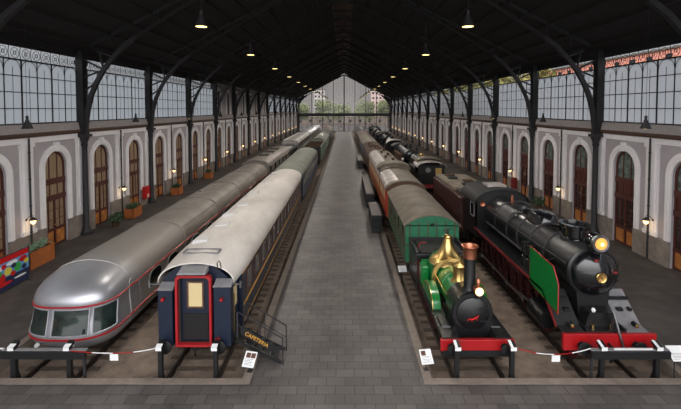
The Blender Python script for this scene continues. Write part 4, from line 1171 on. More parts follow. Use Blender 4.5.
# ---------------------------------------------------------------- big black locomotive (right)
BX, BYY = TX['R2'], 14.05
bl = thing('steam_locomotive', 'large black steam locomotive with red buffer beam and green side deflector', 'locomotive', (BX, BYY, RZ))
bb = G().box(-1.58, 1.7, 0, .14, .8, 1.38).build('buffer_beam', 'red_paint', bl, smooth=False, bevel=.015)
buffers(bl, 0, -1, 1.0, .96, 'black', .24, k=.45)
SZ, SR = 3.2, .97
G().lathe([(0, .08), (.9, .08), (.97, .14), (.97, 1.9), (.93, 2.0)], (0, .85, SZ), 'y', 44).build('smokebox', 'loco_black', bl)
sd = G().lathe([(0, -.36), (.12, -.36), (.3, -.32), (.5, -.24), (.7, -.11), (.82, .02), (.85, .08), (.85, .12)], (0, .85, SZ), 'y', 44).build('smokebox_door', 'black_gloss', bl)
g = G(); g.lathe([(.13, -.4), (.17, -.42), (.19, -.4), (.17, -.37)], (0, .85, SZ), 'y', 24); g.lathe([(0, -.4), (.04, -.4), (.04, -.36)], (0, .85, SZ), 'y', 12)
for k in range(6):
    a = k * PI / 3; g.bar((.03 * math.cos(a), .45, SZ + .03 * math.sin(a)), (.15 * math.cos(a), .45, SZ + .15 * math.sin(a)), .025, .02, (0, 1, 0))
g.build('door_wheel', 'brass', sd)
for a in (0.35, 0.0): pass
g = G()
for dz in (-.25, .3): g.bar((.1, .62 if dz < 0 else .62, SZ + dz), (.86, .88, SZ + dz * 1.1), .06, .05)
g.build('door_hinge', 'loco_black', sd, smooth=False)
G().cbox((.62, .66, SZ + .12), (.16, .03, .08)).build('number_badge', 'dark_red', sd, smooth=False)
G().cbox((-.12, .6, SZ + .58), (.14, .03, .09)).build('number_badge', 'dark_red', sd, smooth=False)
g = G(); g.lathe([(.93, 0), (.95, .05), (.95, 3.4), (.985, 3.5), (1.0, 7.3)], (0, 2.75, SZ), 'y', 40); g.build('boiler', 'loco_black', bl)
for yy in (2.8, 4.1, 5.4, 6.7, 8.2):
    G().lathe([(.99, 0), (1.015, .01), (1.015, .06), (.99, .07)], (0, yy, SZ), 'y', 40).build('boiler_band', 'iron', bl)
# head lamp on the smokebox top
hl = G().lathe([(0, .02), (.2, .02), (.27, .06), (.29, .08), (.29, .5), (.2, .58), (0, .6)], (-.08, .42, SZ + 1.26), 'y', 28).build('head_lamp', 'black_gloss', bl)
G().lathe([(.2, -.02), (.29, -.03), (.31, 0), (.31, .1), (.27, .1)], (-.08, .42, SZ + 1.26), 'y', 28).build('lamp_rim', 'steel', hl)
G().lathe([(0, -.035), (.24, -.02), (.25, .02)], (-.08, .42, SZ + 1.26), 'y', 28).build('lamp_lens', 'head_amber', hl)
G().lathe([(0, 0), (.07, 0), (.05, .03), (0, .03)], (-.08, .33, SZ + 1.26), 'y', 12).build('lamp_bulb', 'head_glow', hl)
G().cbox((-.08, .75, SZ + .95), (.3, .4, .2)).build('lamp_bracket', 'black', bl, smooth=False)
# double chimney, oval
g = G(); rings = []
for r, z in ((.5, .82), (.48, .95), (.43, 1.02), (.44, 1.34), (.53, 1.37), (.54, 1.5), (.4, 1.51), (.36, 1.25)):
    rings.append([(r * math.cos(2 * PI * j / 24) * 1.05, 2.25 + r * 1.25 * math.sin(2 * PI * j / 24), SZ + z) for j in range(24)])
g.loft(rings); g.build('chimney', 'black_gloss', bl)
# dome casing and fittings on the boiler
g = G()
for dy, h_, ln in ((4.9, 1.32, 1.5),):
    rings = []
    for k, (sc_, z) in enumerate(((1.12, .6), (1.08, .85), (1.0, 1.12), (.86, 1.26), (.5, h_), (.02, h_ + .01))):
        rings.append([(.52 * sc_ * math.copysign(abs(math.cos(2 * PI * j / 28)) ** .7, math.cos(2 * PI * j / 28)), dy + ln / 2 * sc_ * math.copysign(abs(math.sin(2 * PI * j / 28)) ** .7, math.sin(2 * PI * j / 28)), SZ + z) for j in range(28)])
    g.loft(rings)
g.build('dome_casing', 'black_gloss', bl)
g = G(); rings = []
for sc_, z in ((1.1, .6), (1.05, .95), (.9, 1.15), (.5, 1.22), (.02, 1.23)):
    rings.append([(.42 * sc_ * math.cos(2 * PI * j / 20), 7.2 + .6 * sc_ * math.sin(2 * PI * j / 20), SZ + z) for j in range(20)])
g.loft(rings); g.build('sand_dome', 'loco_black', bl)
g = G()
for a in (-.75, -.5, .5, .75): g.tube([(math.sin(a) * 1.0, 6.0, SZ + math.cos(a) * 1.02), (math.sin(a) * 1.06, 6.3, SZ + math.cos(a) * 1.06), (math.sin(a * 1.6) * 1.06, 6.5, SZ + math.cos(a * 1.6) * 1.06), (math.sin(a * 2.4) * 1.08, 6.5, SZ + math.cos(a * 2.4) * 1.06)], .035, 6)
g.tube([(-1.03, 1.0, SZ + .35), (-1.06, 2.8, SZ + .35), (-1.08, 9.4, SZ + .35)], .028, 6); g.tube([(1.03, 1.0, SZ + .35), (1.06, 2.8, SZ + .35), (1.08, 9.4, SZ + .35)], .028, 6)
g.tube([(-.98, 3.6, SZ - .35), (-1.05, 4.2, SZ - .45), (-1.05, 9.4, SZ - .45)], .06, 8)
g.build('boiler_pipe', 'iron', bl)
for yy, x in ((8.1, -.12), (8.9, .22)): G().lathe([(.07, 0), (.07, .18), (.05, .2), (.05, .26), (0, .27)], (x, yy, SZ + .96), 'z', 12).build('safety_valve', 'copper', bl)
for yy in (3.4, 6.2): G().lathe([(.3, 0), (.34, .02), (.34, .14), (.2, .2), (0, .2)], (0, yy, SZ + .9), 'z', 20).build('boiler_lid', 'black_gloss', bl)
# air pump and feed heater on the left flank
for yy in (3.5, 4.0): G().lathe([(0, 0), (.16, 0), (.16, .4), (.08, .44), (.08, .56), (.17, .6), (.17, 1.0), (0, 1.03)], (-1.2, yy, 2.35), 'z', 16).build('air_pump', 'loco_black', bl)
# front platform, sloping plates, steps
SLP = [(.12, 1.38), (.55, 1.42), (1.6, 2.3)]
for s_ in (-1, 1):
    x0, x1 = sorted((s_ * .72, s_ * 1.52))
    g = G(); g.loft([[(x0, y, z), (x1, y, z), (x1, y, z - .05), (x0, y, z - .05)] for y, z in SLP]); pl = g.build('sloping_footplate', 'grey_paint' if s_ > 0 else 'iron_dark', bl, smooth=False)
    g = G(); g.bar((s_ * .8, 1.25, 2.1), (s_ * 1.5, 1.25, 2.1), .1, .1); g.bar((s_ * .9, .95, 1.82), (s_ * 1.1, .95, 1.82), .16, .1); g.bar((s_ * 1.3, .95, 1.82), (s_ * 1.42, .95, 1.82), .16, .1); g.build('footplate_step', 'black', pl, smooth=False)
    a, b = sorted((s_ * .85, s_ * 1.55)); g = G(); g.box(a, b, 1.6, 10.0, 2.26, 2.31); g.build('running_board', 'loco_black', bl, smooth=False)
    g = G(); x = s_ * 1.56; g.bar((x, 1.6, 2.24), (x, 10.0, 2.24), .04, .1)
    if s_ < 0: g.bar((x, .55, 1.36), (x, 1.6, 2.24), .04, .1)
    g.build('running_board_edge', 'dark_red', bl, smooth=False)
    L_ = G().lathe([(0, -.1), (.08, -.08), (.09, 0), (.09, .12), (0, .12)], (s_ * 1.15, .3, 1.56), 'y', 14).build('marker_lamp', 'black', bl)
    G().lathe([(0, -.11), (.06, -.1), (.065, -.08)], (s_ * 1.15, .3, 1.56), 'y', 12).build('lamp_lens', 'brass', L_)
    g = G(); a, b = sorted((s_ * .98, s_ * 1.5)); g.lathe([(0, 0), (.36, .02), (.4, .08), (.4, 1.15), (.3, 1.2), (0, 1.2)], (s_ * 1.2, 1.75, .98), 'y', 24); g.build('cylinder', 'loco_black', bl)
G().box(-.72, .72, .12, .95, 1.36, 1.44).build('front_platform', 'loco_black', bl, smooth=False)
G().prism([(-.5, 1.4), (.5, 1.4), (.62, 2.5), (-.62, 2.5)], .95, 2.7, 'y').build('smokebox_saddle', 'black', bl, smooth=False)
G().prism([(-.62, 1.4), (.62, 1.4), (.44, 1.95), (-.44, 1.95)], .4, .92, 'y').build('valve_cover', 'loco_black', bl, smooth=False)
g = G(); g.tube([(.3, .3, 1.44), (.28, .15, 2.1), (.34, -.03, 1.5), (.45, -.12, 1.0), (.55, -.1, .8)], .04, 8); g.build('brake_hose', 'steel', bl)
G().lathe([(0, 0), (.06, 0), (.08, .06), (.05, .12), (0, .14)], (-.25, .5, 1.95), 'z', 12).build('valve_cap', 'white', bl)
for s_ in (-.35, .3): G().lathe([(0, 0), (.05, 0), (.05, .1), (0, .12)], (s_, .35, 1.44), 'z', 10).build('valve_cap', 'brass', bl)
g = G(); g.tube([(0, -.02, 1.05), (0, -.2, 1.03), (0, -.22, .6), (.02, -.1, .45)], .045, 6); g.tube([(-.16, -.18, .85), (.16, -.18, .85)], .025, 5); g.build('coupling', 'black', bl)
# green deflector with red edge, left side
DP = [(.42, 1.9), (.42, 2.98), (.8, 3.5), (2.7, 3.62), (2.7, 2.12)]
df = G().prism(DP, -1.58, -1.55, 'x').build('side_deflector', 'loco_green', bl, smooth=False)
G().tube([(-1.575, *p) for p in DP], .022, 6, closed=True).build('deflector_edge', 'red_paint', df)
G().tube([(-1.55, 1.8, 3.3), (-.95, 1.9, 3.4)], .03, 6).build('deflector_stay', 'black', df)
# frames, wheels, rods
g = G()
for s_ in (-1, 1): g.box(s_ * .68 - .04, s_ * .68 + .04, .14, 12.4, .55, 1.5)
g.build('main_frame', 'black', bl, smooth=False)
G().box(-.9, .9, 3.0, 10.2, 1.5, 2.26).build('boiler_cradle', 'black', bl, smooth=False)
for s_ in (-1, 1):
    for yy in (.95, 2.75):
        g = G(); spoked(g, s_ * .79, yy, .45, s_, 10); g.build('leading_wheel', 'wheel_red', bl)
    for yy in (4.3, 6.15, 8.0, 9.85):
        g = G(); spoked(g, s_ * .79, yy, .86, s_, 14); g.build('driving_wheel', 'wheel_red', bl)
    g = G(); spoked(g, s_ * .79, 11.9, .5, s_, 10); g.build('trailing_wheel', 'wheel_red', bl)
    g = G(); g.bar((s_ * 1.1, 4.3, .62), (s_ * 1.1, 9.85, .62), .05, .13); g.bar((s_ * 1.2, 2.95, .98), (s_ * 1.2, 6.15, .62), .05, .12)
    for yy in (4.3, 6.15, 8.0, 9.85): g.lathe([(0, -.04), (.12, -.04), (.12, .04), (0, .04)], (s_ * 1.12, yy, .62), 'x', 12)
    g.build('side_rod', 'steel', bl, smooth=False)
    g = G(); g.tube([(s_ * 1.2, 4.9, 1.9), (s_ * 1.2, 5.1, .9), (s_ * 1.2, 4.3, .75)], .035, 6); g.box(*sorted((s_ * 1.12, s_ * 1.28)), 4.2, 5.8, 1.75, 1.92); g.build('valve_gear', 'wheel_red', bl, smooth=False)
# cab
cb = G(); P = arc(1.5, 3.8, 4.5, 16, 2.1)
cbm = G(); cbm.prism([(-1.5, 2.0)] + P + [(1.5, 2.0)], 9.9, 10.0, 'y')
for s_ in (-1, 1):
    a, b = sorted((s_ * 1.45, s_ * 1.5)); cbm.box(a, b, 9.9, 10.3, 1.7, 3.85); cbm.box(a, b, 10.95, 12.2, 1.7, 3.85); cbm.box(a, b, 10.3, 10.95, 1.7, 2.85); cbm.box(a, b, 10.3, 10.95, 3.6, 3.85)
cab = cbm.build('cab', 'loco_black', bl, smooth=False)
G().sheet(arc(1.58, 3.8, 4.58, 18, 2.1), 9.75, 12.9, .05).build('cab_roof', 'iron_dark', cab, ang=30)
G().box(-.55, .55, 10.6, 11.7, 4.5, 4.66).build('roof_hatch', 'roof_tin', cab, smooth=False)
for s_ in (-1, 1):
    g = G(); x = s_ * 1.51
    for a_, b_, c_, d_ in ((10.25, 10.3, 2.8, 3.65), (10.95, 11.0, 2.8, 3.65), (10.25, 11.0, 2.8, 2.85), (10.25, 11.0, 3.6, 3.65)):
        q0, q1 = sorted((x - .02, x + .02)); g.box(q0, q1, a_, b_, c_, d_)
    g.build('cab_window_frame', 'grey_paint', cab, smooth=False)
    G().lathe([(0, -.01), (.13, -.01), (.16, -.03), (.16, .0)], (s_ * 1.15, 9.9, 3.7), 'y', 16).build('round_window', 'copper', cab)
# tender of the black locomotive
bt = thing('tender', 'long dark red-brown tender with pale top behind the big black locomotive', 'tender', (BX, BYY + 13.1, RZ))
G().box(-1.5, 1.5, 0, 8.6, 1.2, 3.35).build('tank', mat('tender_brown', (60, 30, 27), .5, var=.2), bt, smooth=False, bevel=.04)
G().box(-1.54, -1.5, 0, 8.6, 1.2, 1.35).build('tank_edge', 'dark_red', bt, smooth=False)
G().box(-1.3, 1.3, 2.4, 8.4, 3.35, 3.6).build('tank_top', 'tank_dust', bt, smooth=False, bevel=.03)
G().box(-1.2, 1.2, .2, 2.2, 3.34, 3.5).build('coal_space', 'sooty', bt, smooth=False)
for k in range(4): G().cbox((rnd.uniform(-.6, .6), 3.3 + k * 1.4, 3.66), (.7, .6, .18)).build('tank_lid', 'rust' if k % 2 else 'iron', bt, smooth=False)
G().box(-1.2, 1.2, .1, 8.5, .8, 1.2).build('tender_frame', 'black', bt, smooth=False)
bogie(bt, 1.9, 1.8); bogie(bt, 6.7, 1.8)
g = G()
for s_ in (-1, 1): g.tube([(s_ * 1.52, -.05, 1.4), (s_ * 1.52, -.05, 3.2)], .025, 6)
g.build('grab_rail', 'steel', bt)

# ---------------------------------------------------------------- locomotives farther back on the right
def tank_engine(y, ln, label, cab_first=True, body='loco_black', roof='sooty', lamp=None, r=.75, brassy=False, tank='loco_black'):
    t = thing('steam_locomotive', label, 'locomotive', (TX['R2'], y, RZ))
    def Y(a): return a if cab_first else ln - a
    def yb(a, b): return tuple(sorted((Y(a), Y(b))))
    zc = 2.75
    y0, y1 = yb(2.7, ln - .4); G().lathe([(0, y0), (r, y0), (r, y1), (0, y1)], (0, 0, zc), 'y', 28).build('boiler', body, t)
    yf = Y(ln - .4); d = 1 if cab_first else -1
    G().lathe([(r * .8, 0), (r * .75, d * .08), (r * .4, d * .16), (0, d * .18)], (0, yf, zc), 'y', 24).build('smokebox_door', 'black_gloss', t)
    G().lathe([(.2, 0), (.17, .1), (.16, .7), (.22, .74), (.22, .82), (.12, .82)], (0, Y(ln - 1.1), zc + r - .06), 'z', 16).build('chimney', 'black', t)
    G().lathe([(.32, 0), (.32, .35), (.2, .5), (0, .54)], (0, Y(ln * .58), zc + r - .08), 'z', 18).build('steam_dome', 'brass' if brassy else 'black_gloss', t)
    a, b = yb(.2, ln); 
    g = G(); g.box(-1.35, 1.35, a, b, 1.25, 1.32); g.build('running_board', 'black', t, smooth=False)
    for s_ in (-1, 1):
        a, b = yb(2.7, ln * .7); c, e = sorted((s_ * .8, s_ * 1.35)); G().box(c, e, a, b, 1.32, 2.6).build('side_tank', tank, t, smooth=False, bevel=.03)
    a, b = yb(.4, 2.7); P = arc(1.4, 3.15, 3.6, 14, 2.2)
    g = G(); w0, w1 = yb(2.6, 2.7); g.prism([(-1.4, 1.3)] + P + [(1.4, 1.3)], w0, w1, 'y')
    w0, w1 = yb(.4, .5); g.prism([(-1.4, 1.3), (-1.4, 2.4), (1.4, 2.4), (1.4, 1.3)], w0, w1, 'y')
    for s_ in (-1, 1):
        c, e = sorted((s_ * 1.35, s_ * 1.4)); g.box(c, e, a, b, 1.3, 2.3); q0, q1 = yb(.4, .6); g.box(c, e, q0, q1, 2.3, 3.2); q0, q1 = yb(2.3, 2.7); g.box(c, e, q0, q1, 2.3, 3.2)
    cb = g.build('cab', body, t, smooth=False)
    a, b = yb(0, 2.9); G().sheet(arc(1.55, 3.12, 3.68, 16, 2.2), a, b, .06).build('cab_roof', roof, cb, ang=30)
    if brassy:
        w0, w1 = yb(.36, .4); G().box(.45, 1.1, w0, w1, 1.7, 2.95).build('cab_panel', 'brass', cb, smooth=False)
        G().lathe([(.2, 0), (.28, 0), (.28, .05), (.2, .05)], (-.35, Y(.34), 2.75), 'y', 16).build('ring_emblem', 'grey_paint', cb)
        w0, w1 = yb(.5, .56); G().box(-1.35, 1.35, w0, w1, 2.4, 3.2).build('cab_back_plate', 'black', cb, smooth=False)
    G().box(-1.3, 1.3, -.02, .12, .85, 1.25).build('buffer_beam', 'dark_red', t, smooth=False); buffers(t, 0, -1)
    for s_ in (-1, 1):
        for k in range(3):
            g = G(); spoked(g, s_ * .79, ln * (.3 + .2 * k), .62, s_, 8); g.build('driving_wheel', 'wheel_red', t)
    if lamp:
        l_ = G().lathe([(0, -.02), (.16, -.02), (.18, .04), (.18, .2), (0, .22)], (lamp[0], lamp[2], lamp[1]), 'y', 14).build('lamp', 'white', t)
    return t
g1 = tank_engine(43.2, 10.5, 'black tank engine with double arched pale cab roof and brass cab panel', True, roof='roof_tin', brassy=True, lamp=(-1.5, 3.3, .5))
G().sheet(arc(1.35, 3.5, 3.95, 14, 2.2), 1.3, 3.3, .06).build('second_cab_roof', 'roof_brown_grey', g1, ang=30)
tank_engine(56.5, 12.5, 'black engine with white lamp, smokebox towards us, behind the brass-panelled tank engine', False, tank='wood_brown', lamp=(-1.2, 2.3, .2), r=.85)
tank_engine(74.0, 10.5, 'black engine with thin pale arched cab roof, farther back on the right', True, roof='roof_tin')
tank_engine(87.0, 11, 'black tank engine fourth behind the big black locomotive on the right', False)
tank_engine(101.0, 11, 'black engine fifth behind the big black locomotive on the right', True, roof='roof_brown_grey')
g2 = tank_engine(114.5, 12, 'farthest black engine on the right with round white-lit smokebox front', False, lamp=(0, 3.3, .2), r=1.0)
tank_engine(132, 11, 'black engine nearest the end wall on the right-hand track', True)

# ---------------------------------------------------------------- buffer stops
def buffer_stop(xc, label, beam=None, sp=.935):
    t = thing('buffer_stop', label, 'buffer stop', (xc, 13.56, BZ))
    for s_ in (-1, 1):
        x = s_ * sp
        g = G(); g.box(x - .07, x + .07, -.07, .07, 0, 1.42); g.box(x - .11, x + .11, -.11, .11, 0, .05); g.build('post', 'black', t, smooth=False)
        g = G(); g.bar((x, .05, .62), (x, .24, .04), .06, .07); g.build('brace', 'black', t, smooth=False)
        c = G().hexa([(x - .1, -.16, 1.36), (x + .09, -.16, 1.36), (x + .09, .14, 1.44), (x - .1, .14, 1.44), (x - .1, -.16, 1.46), (x + .09, -.16, 1.46), (x + .09, .14, 1.56), (x - .1, .14, 1.56)]).build('post_cap', 'black', t, smooth=False)
        g = G(); xa, xb = (x - .105, x - .01) if xc > 0 else (x - .105, x + .095)
        y1 = .12 if xc > 0 else -.02; z1 = 1.46 + .1 * (y1 + .16) / .3
        g.hexa([(x - .105, -.17, 1.35), (x + .095, -.17, 1.35), (x + .095, -.16, 1.35), (x - .105, -.16, 1.35), (x - .105, -.17, 1.47), (x + .095, -.17, 1.47), (x + .095, -.16, 1.47), (x - .105, -.16, 1.47)])
        g.hexa([(xa, -.17, 1.46), (xb, -.17, 1.46), (xb, y1, z1), (xa, y1, z1), (xa, -.17, 1.475), (xb, -.17, 1.475), (xb, y1, z1 + .015), (xa, y1, z1 + .015)])
        g.build('white_face', 'white', c, smooth=False)
    if beam:
        G().box(beam[0], beam[1], -.16, -.07, 1.06, 1.3).build('cross_beam', 'black', t, smooth=False)
        for xx in (beam[0] + .15, beam[1] - .2): G().box(xx - .04, xx + .04, .1, .16, 0, 1.15).build('rear_post', 'iron', t, smooth=False)
        G().bar((beam[0], -.02, 1.32), (beam[1], -.02, 1.32), .14, .03).build('beam_cap', 'grey_paint', t, smooth=False)
    return t
buffer_stop(-10.3, 'black buffer stop with cross beam in front of the silver train', (-1.3, 1.55))
buffer_stop(-5.33, 'two black buffer posts with white caps in front of the blue sleeping car')
buffer_stop(4.74, 'two black buffer posts with white caps in front of the small green locomotive')
q = buffer_stop(9.66, 'black buffer stop with cross beam in front of the big black locomotive', (-1.35, 1.3))
G().bar((-.55, -.05, 1.35), (.75, -.05, 1.35), .06, .04).build('glimmer_strip', 'white', q, smooth=False)  # white strip painted as the glimmer on top of the beam

# barrier tapes with hanging tags
def tape(x0, x1, label, zm, z0=1.0, z1=1.0, y=13.42):
    t = thing('barrier_tape', label, 'barrier tape', ((x0 + x1) / 2, y, 0))
    hw_ = (x1 - x0) / 2; n = 16
    pts = []
    for i in range(n + 1):
        u = -1 + 2 * i / n; zz = zm + ((z0 if u < 0 else z1) - zm) * u * u; pts.append((u * hw_, 0, zz))
    for i in range(0, n, 4):
        g = G(); g.tube(pts[i:i + 5], .015, 6); g.build('tape_stretch', 'red_paint' if (i // 4) % 2 == 0 else 'white', t)
    G().cbox((.05, -.02, zm - .13), (.28, .01, .22)).build('hanging_tag', 'white', t, smooth=False)
    return t
tape(-9.22, -6.4, 'red and white tape hung between silver train and blue sleeping car', .84, .92, 1.0)
tape(5.82, 8.25, 'red and white tape hung between green locomotive and big black locomotive', .8, 1.0, 1.0)
o = G().tube([(-12.9, 13.45, 1.0), (-11.5, 13.45, .98)], .03, 6).build('barrier_bar', 'off_white'); tag(o, 'white bar at the left end of the first buffer stop', 'bar')

# information panels
def info_panel(x, y, label, zt=.55, rz=0.0, w_=.46, hgt=.5, legs=1, photos=2, tilt=.7):
    t = thing('information_panel', label, 'sign', (x, y, 0 if zt > .8 or abs(x) > ER else 0), rz=rz)
    c, s_ = math.cos(tilt), math.sin(tilt)
    def Q(a, b, off=0.0): return (a, b * c - off * s_, zt + b * s_ + off * c)
    def plate(g, a0, a1, b0, b1, o0, o1):
        g.hexa([Q(a0, b0, o0), Q(a1, b0, o0), Q(a1, b1, o0), Q(a0, b1, o0), Q(a0, b0, o1), Q(a1, b0, o1), Q(a1, b1, o1), Q(a0, b1, o1)])
    g = G(); plate(g, -w_ / 2, w_ / 2, -hgt / 2, hgt / 2, 0, .02); b = g.build('panel', 'white', t, smooth=False)
    if photos:
        for k in range(photos):
            g = G(); a = -w_ / 2 + .05 + k * (w_ - .06) / photos; plate(g, a, a + .16, hgt * .08, hgt * .4, .02, .024); g.build('printed_photo', 'wood_brown', b, smooth=False)
    g = G()
    for k in range(5): plate(g, -w_ / 2 + .05, w_ / 2 - .05 - (k % 2) * .06, -hgt * .38 + k * .045, -hgt * .38 + k * .045 + .012, .02, .023)
    g.build('printed_lines', 'grey_paint', b, smooth=False)
    base = -0.0 if not (PL > x > EL or PR < x < ER) else BZ
    for k in range(legs):
        xx = 0 if legs == 1 else (-.18 + .36 * k)
        g = G(); g.tube([(xx, 0, base), (xx, 0, zt)], .02, 6); g.box(xx - .09, xx + .09, -.09, .09, base, base + .02); g.build('stand', 'iron', t, smooth=False)
    return t
info_panel(-3.28, 13.75, 'white information panel with two photos beside the blue sleeping car steps', .42, -.2, .42, .5)
info_panel(2.82, 13.85, 'white information panel at the platform corner before the green locomotive', .45, .15, .42, .48, photos=1)
info_panel(3.12, 21.9, 'small white information panel on the platform edge beside the green coach', .35, .1, .45, .36, photos=0)
info_panel(11.42, 13.6, 'large tilted white panel on thin legs right of the last buffer stop', .72, .0, .75, .5, legs=2, photos=0)

# ---------------------------------------------------------------- steps with the cafeteria board
st = thing('access_steps', 'dark metal access steps with handrails leading up to the blue sleeping car', 'steps', (-3.85, 14.12, 0))
W_, RUN, RISE = .86, 1.6, .95
g = G()
for y in (0.02, W_ - .02): g.bar((0, y, RISE - .08), (RUN, y, .06), .05, .12)
g.build('stringer', 'black', st, smooth=False)
for k in range(5):
    g = G(); x = RUN * (k + .5) / 5.5; z = RISE * (1 - (k + .5) / 5.5); g.box(x - .15, x + .15, .03, W_ - .03, z - .02, z + .01); g.build('tread', 'iron_dark', st, smooth=False)
for y in (0, W_):
    g = G(); g.tube([(.05, y, RISE), (.05, y, RISE + .95), (RUN + .05, y, .95), (RUN + .05, y, 0)], .03, 8)
    g.tube([(.05, y, RISE + .5), (RUN + .05, y, .5)], .016, 6); g.tube([(.85, y, .45), (.85, y, 1.42)], .018, 6)
    g.build('handrail', 'iron', st)
sb = G(); sb.hexa([(.18, -.05, 1.12), (1.38, -.05, .42), (1.38, -.03, .42), (.18, -.03, 1.12), (.18, -.05, 1.4), (1.38, -.05, .7), (1.38, -.03, .7), (.18, -.03, 1.4)])
sb = sb.build('sign_board', 'black', st, smooth=False)
fc = bpy.data.curves.new('sign_letters', 'FONT'); fc.body = 'CAFETERIA'; fc.size = .185; fc.extrude = .004; fc.align_x = 'CENTER'; fc.align_y = 'CENTER'; fc.space_character = 1.02
tmp = bpy.data.objects.new('tmp', fc); COL.objects.link(tmp)
bpy.context.view_layer.update()
me = bpy.data.meshes.new_from_object(tmp.evaluated_get(bpy.context.evaluated_depsgraph_get())); bpy.data.objects.remove(tmp)
lt = bpy.data.objects.new('sign_letters', me); COL.objects.link(lt); me.materials.clear(); me.materials.append(MATS['gold'])
lt.parent = sb; lt.location = (.74, -.056, .93); lt.rotation_euler = (R(90), R(30.2), 0)

# ---------------------------------------------------------------- timber access decks at the coaches
def deck(y, ln, label, h_=1.2):
    t = thing('access_deck', label, 'access deck', (2.36, y, 0))
    G().box(-.38, .38, 0, ln, h_ - .06, h_).build('deck_top', 'deck_grey', t, smooth=False)
    g = G(); g.box(-.36, .36, .02, ln - .02, 0, h_ - .06); g.build('deck_skirt', 'black', t, smooth=False)
    g = G()
    for k in range(int(ln / 1.2) + 1): g.tube([(-.36, k * 1.2 + .05, 0), (-.36, k * 1.2 + .05, h_ - .05)], .025, 5)
    g.build('deck_post', 'iron_dark', t)
    g = G(); g.box(-.36, .36, -.3, 0, 0, h_ * .66); g.box(-.36, .36, -.6, -.3, 0, h_ * .33); g.build('deck_steps', 'black', t, smooth=False)
deck(30.0, 4.2, 'nearer grey-topped access deck beside the orange wooden coach')
deck(37.6, 11.0, 'longer grey-topped access deck farther along the orange coaches')
deck(62.0, 8.0, 'farthest grey-topped access deck along the platform edge')

# ---------------------------------------------------------------- aisle furniture
def leaf_clump(g, c, r, n, q, sz=.12):
    for i in range(n):
        d = Vector((q.gauss(0, 1), q.gauss(0, 1), abs(q.gauss(0, 1)))).normalized(); p = Vector(c) + d * r * q.uniform(.3, 1)
        u = Vector((q.gauss(0, 1), q.gauss(0, 1), q.gauss(0, 1))).normalized(); v2 = u.cross(d)
        if v2.length < .1: continue
        v2.normalize(); g.add([p - u * sz, p + v2 * sz * .4, p + u * sz, p - v2 * sz * .4], [(0, 1, 2, 3)])
def planter(x, y, ln, wd_, label, leaf='leaf_dark', h_=.75, pr=.4, box='plant_wood'):
    q = random.Random(int(y * 10)); t = thing('planter', label, 'planter', (x, y, 0))
    g = G()
    for a, b, c, d in ((-wd_ / 2, wd_ / 2, 0, .05), (-wd_ / 2, wd_ / 2, ln - .05, ln), (-wd_ / 2, -wd_ / 2 + .05, 0, ln), (wd_ / 2 - .05, wd_ / 2, 0, ln)): g.box(a, b, c, d, 0.02, h_)
    g.box(-wd_ / 2 - .03, wd_ / 2 + .03, -.03, .08, h_ - .02, h_ + .03); g.box(-wd_ / 2 - .03, wd_ / 2 + .03, ln - .08, ln + .03, h_ - .02, h_ + .03)
    g.box(-wd_ / 2 - .03, -wd_ / 2 + .08, 0, ln, h_ - .02, h_ + .03); g.box(wd_ / 2 - .08, wd_ / 2 + .03, 0, ln, h_ - .02, h_ + .03)
    g.build('planter_box', box, t, smooth=False); G().box(-wd_ / 2 + .05, wd_ / 2 - .05, .05, ln - .05, 0, h_ - .08).build('soil', 'rust', t, smooth=False)
    g = G()
    for k in range(max(2, int(ln / .35))):
        for j in range(4): g.tube([(q.uniform(-.2, .2), .2 + k * .35 * .9, h_ - .1), (q.uniform(-.3, .3), .2 + k * .35 * .9 + q.uniform(-.15, .15), h_ + pr * .9)], .012, 4)
        leaf_clump(g, (0, min(ln - .2, .2 + k * .35), h_ + .1), pr, 45, q)
    g.build('plant', leaf, t, smooth=False)
planter(-17.95, 22.4, 2.0, .8, 'long orange wooden planter with pale plants at the left wall, nearest', 'leaf_pale', .95, .35)
planter(-17.85, 33.3, 1.5, .8, 'orange wooden planter beside the second left doorway pair', 'leaf_dark')
planter(-17.85, 42.4, 1.3, .8, 'small orange wooden planter behind the red cabinet on the left', 'leaf_dark')
planter(-17.85, 52.5, 1.3, .8, 'farthest orange wooden planter along the left wall', 'leaf_dark')
def potted(x, y, label, r=.5, h_=.35):
    q = random.Random(int(y * 7)); t = thing('potted_shrub', label, 'potted plant', (x, y, 0))
    G().lathe([(.0, 0), (.22, 0), (.3, h_), (.33, h_), (.33, h_ + .04), (.27, h_ + .04), (.25, h_ - .04), (0, h_ - .04)], n=18).build('pot', 'rust', t)
    g = G()
    for k in range(7): a = k * .9; g.tube([(0, 0, h_ - .05), (math.cos(a) * r * .4, math.sin(a) * r * .4, h_ + .35), (math.cos(a) * r * .8, math.sin(a) * r * .8, h_ + .6)], .015, 4)
    leaf_clump(g, (0, 0, h_ + .15), r, 260, q); g.build('foliage', 'leaf_dark', t, smooth=False)
potted(-17.7, 31.2, 'low dark green shrub on the floor before the second left planter', .7, .3)
potted(17.2, 36.0, 'dark green potted shrub beside the right wall behind the black locomotive', .75, .5)
fc_ = thing('fire_hose_cabinet', 'red fire hose cabinet on the left wall beside an iron column', 'fire cabinet', (-18.87, 38.3, 1.15))
G().box(-.1, .25, -.4, .4, -.5, .6).build('cabinet', 'fire_red', fc_, smooth=False, bevel=.02)
G().box(.25, .27, -.12, .12, -.4, -.1).build('notice', 'white', fc_, smooth=False)
fc_ = thing('fire_hose_cabinet', 'dark red fire hose cabinet on the right wall behind the cab', 'fire cabinet', (18.22, 43.5, 1.1))
G().box(-.25, .1, -.4, .4, -.5, .6).build('cabinet', 'dark_red', fc_, smooth=False, bevel=.02)
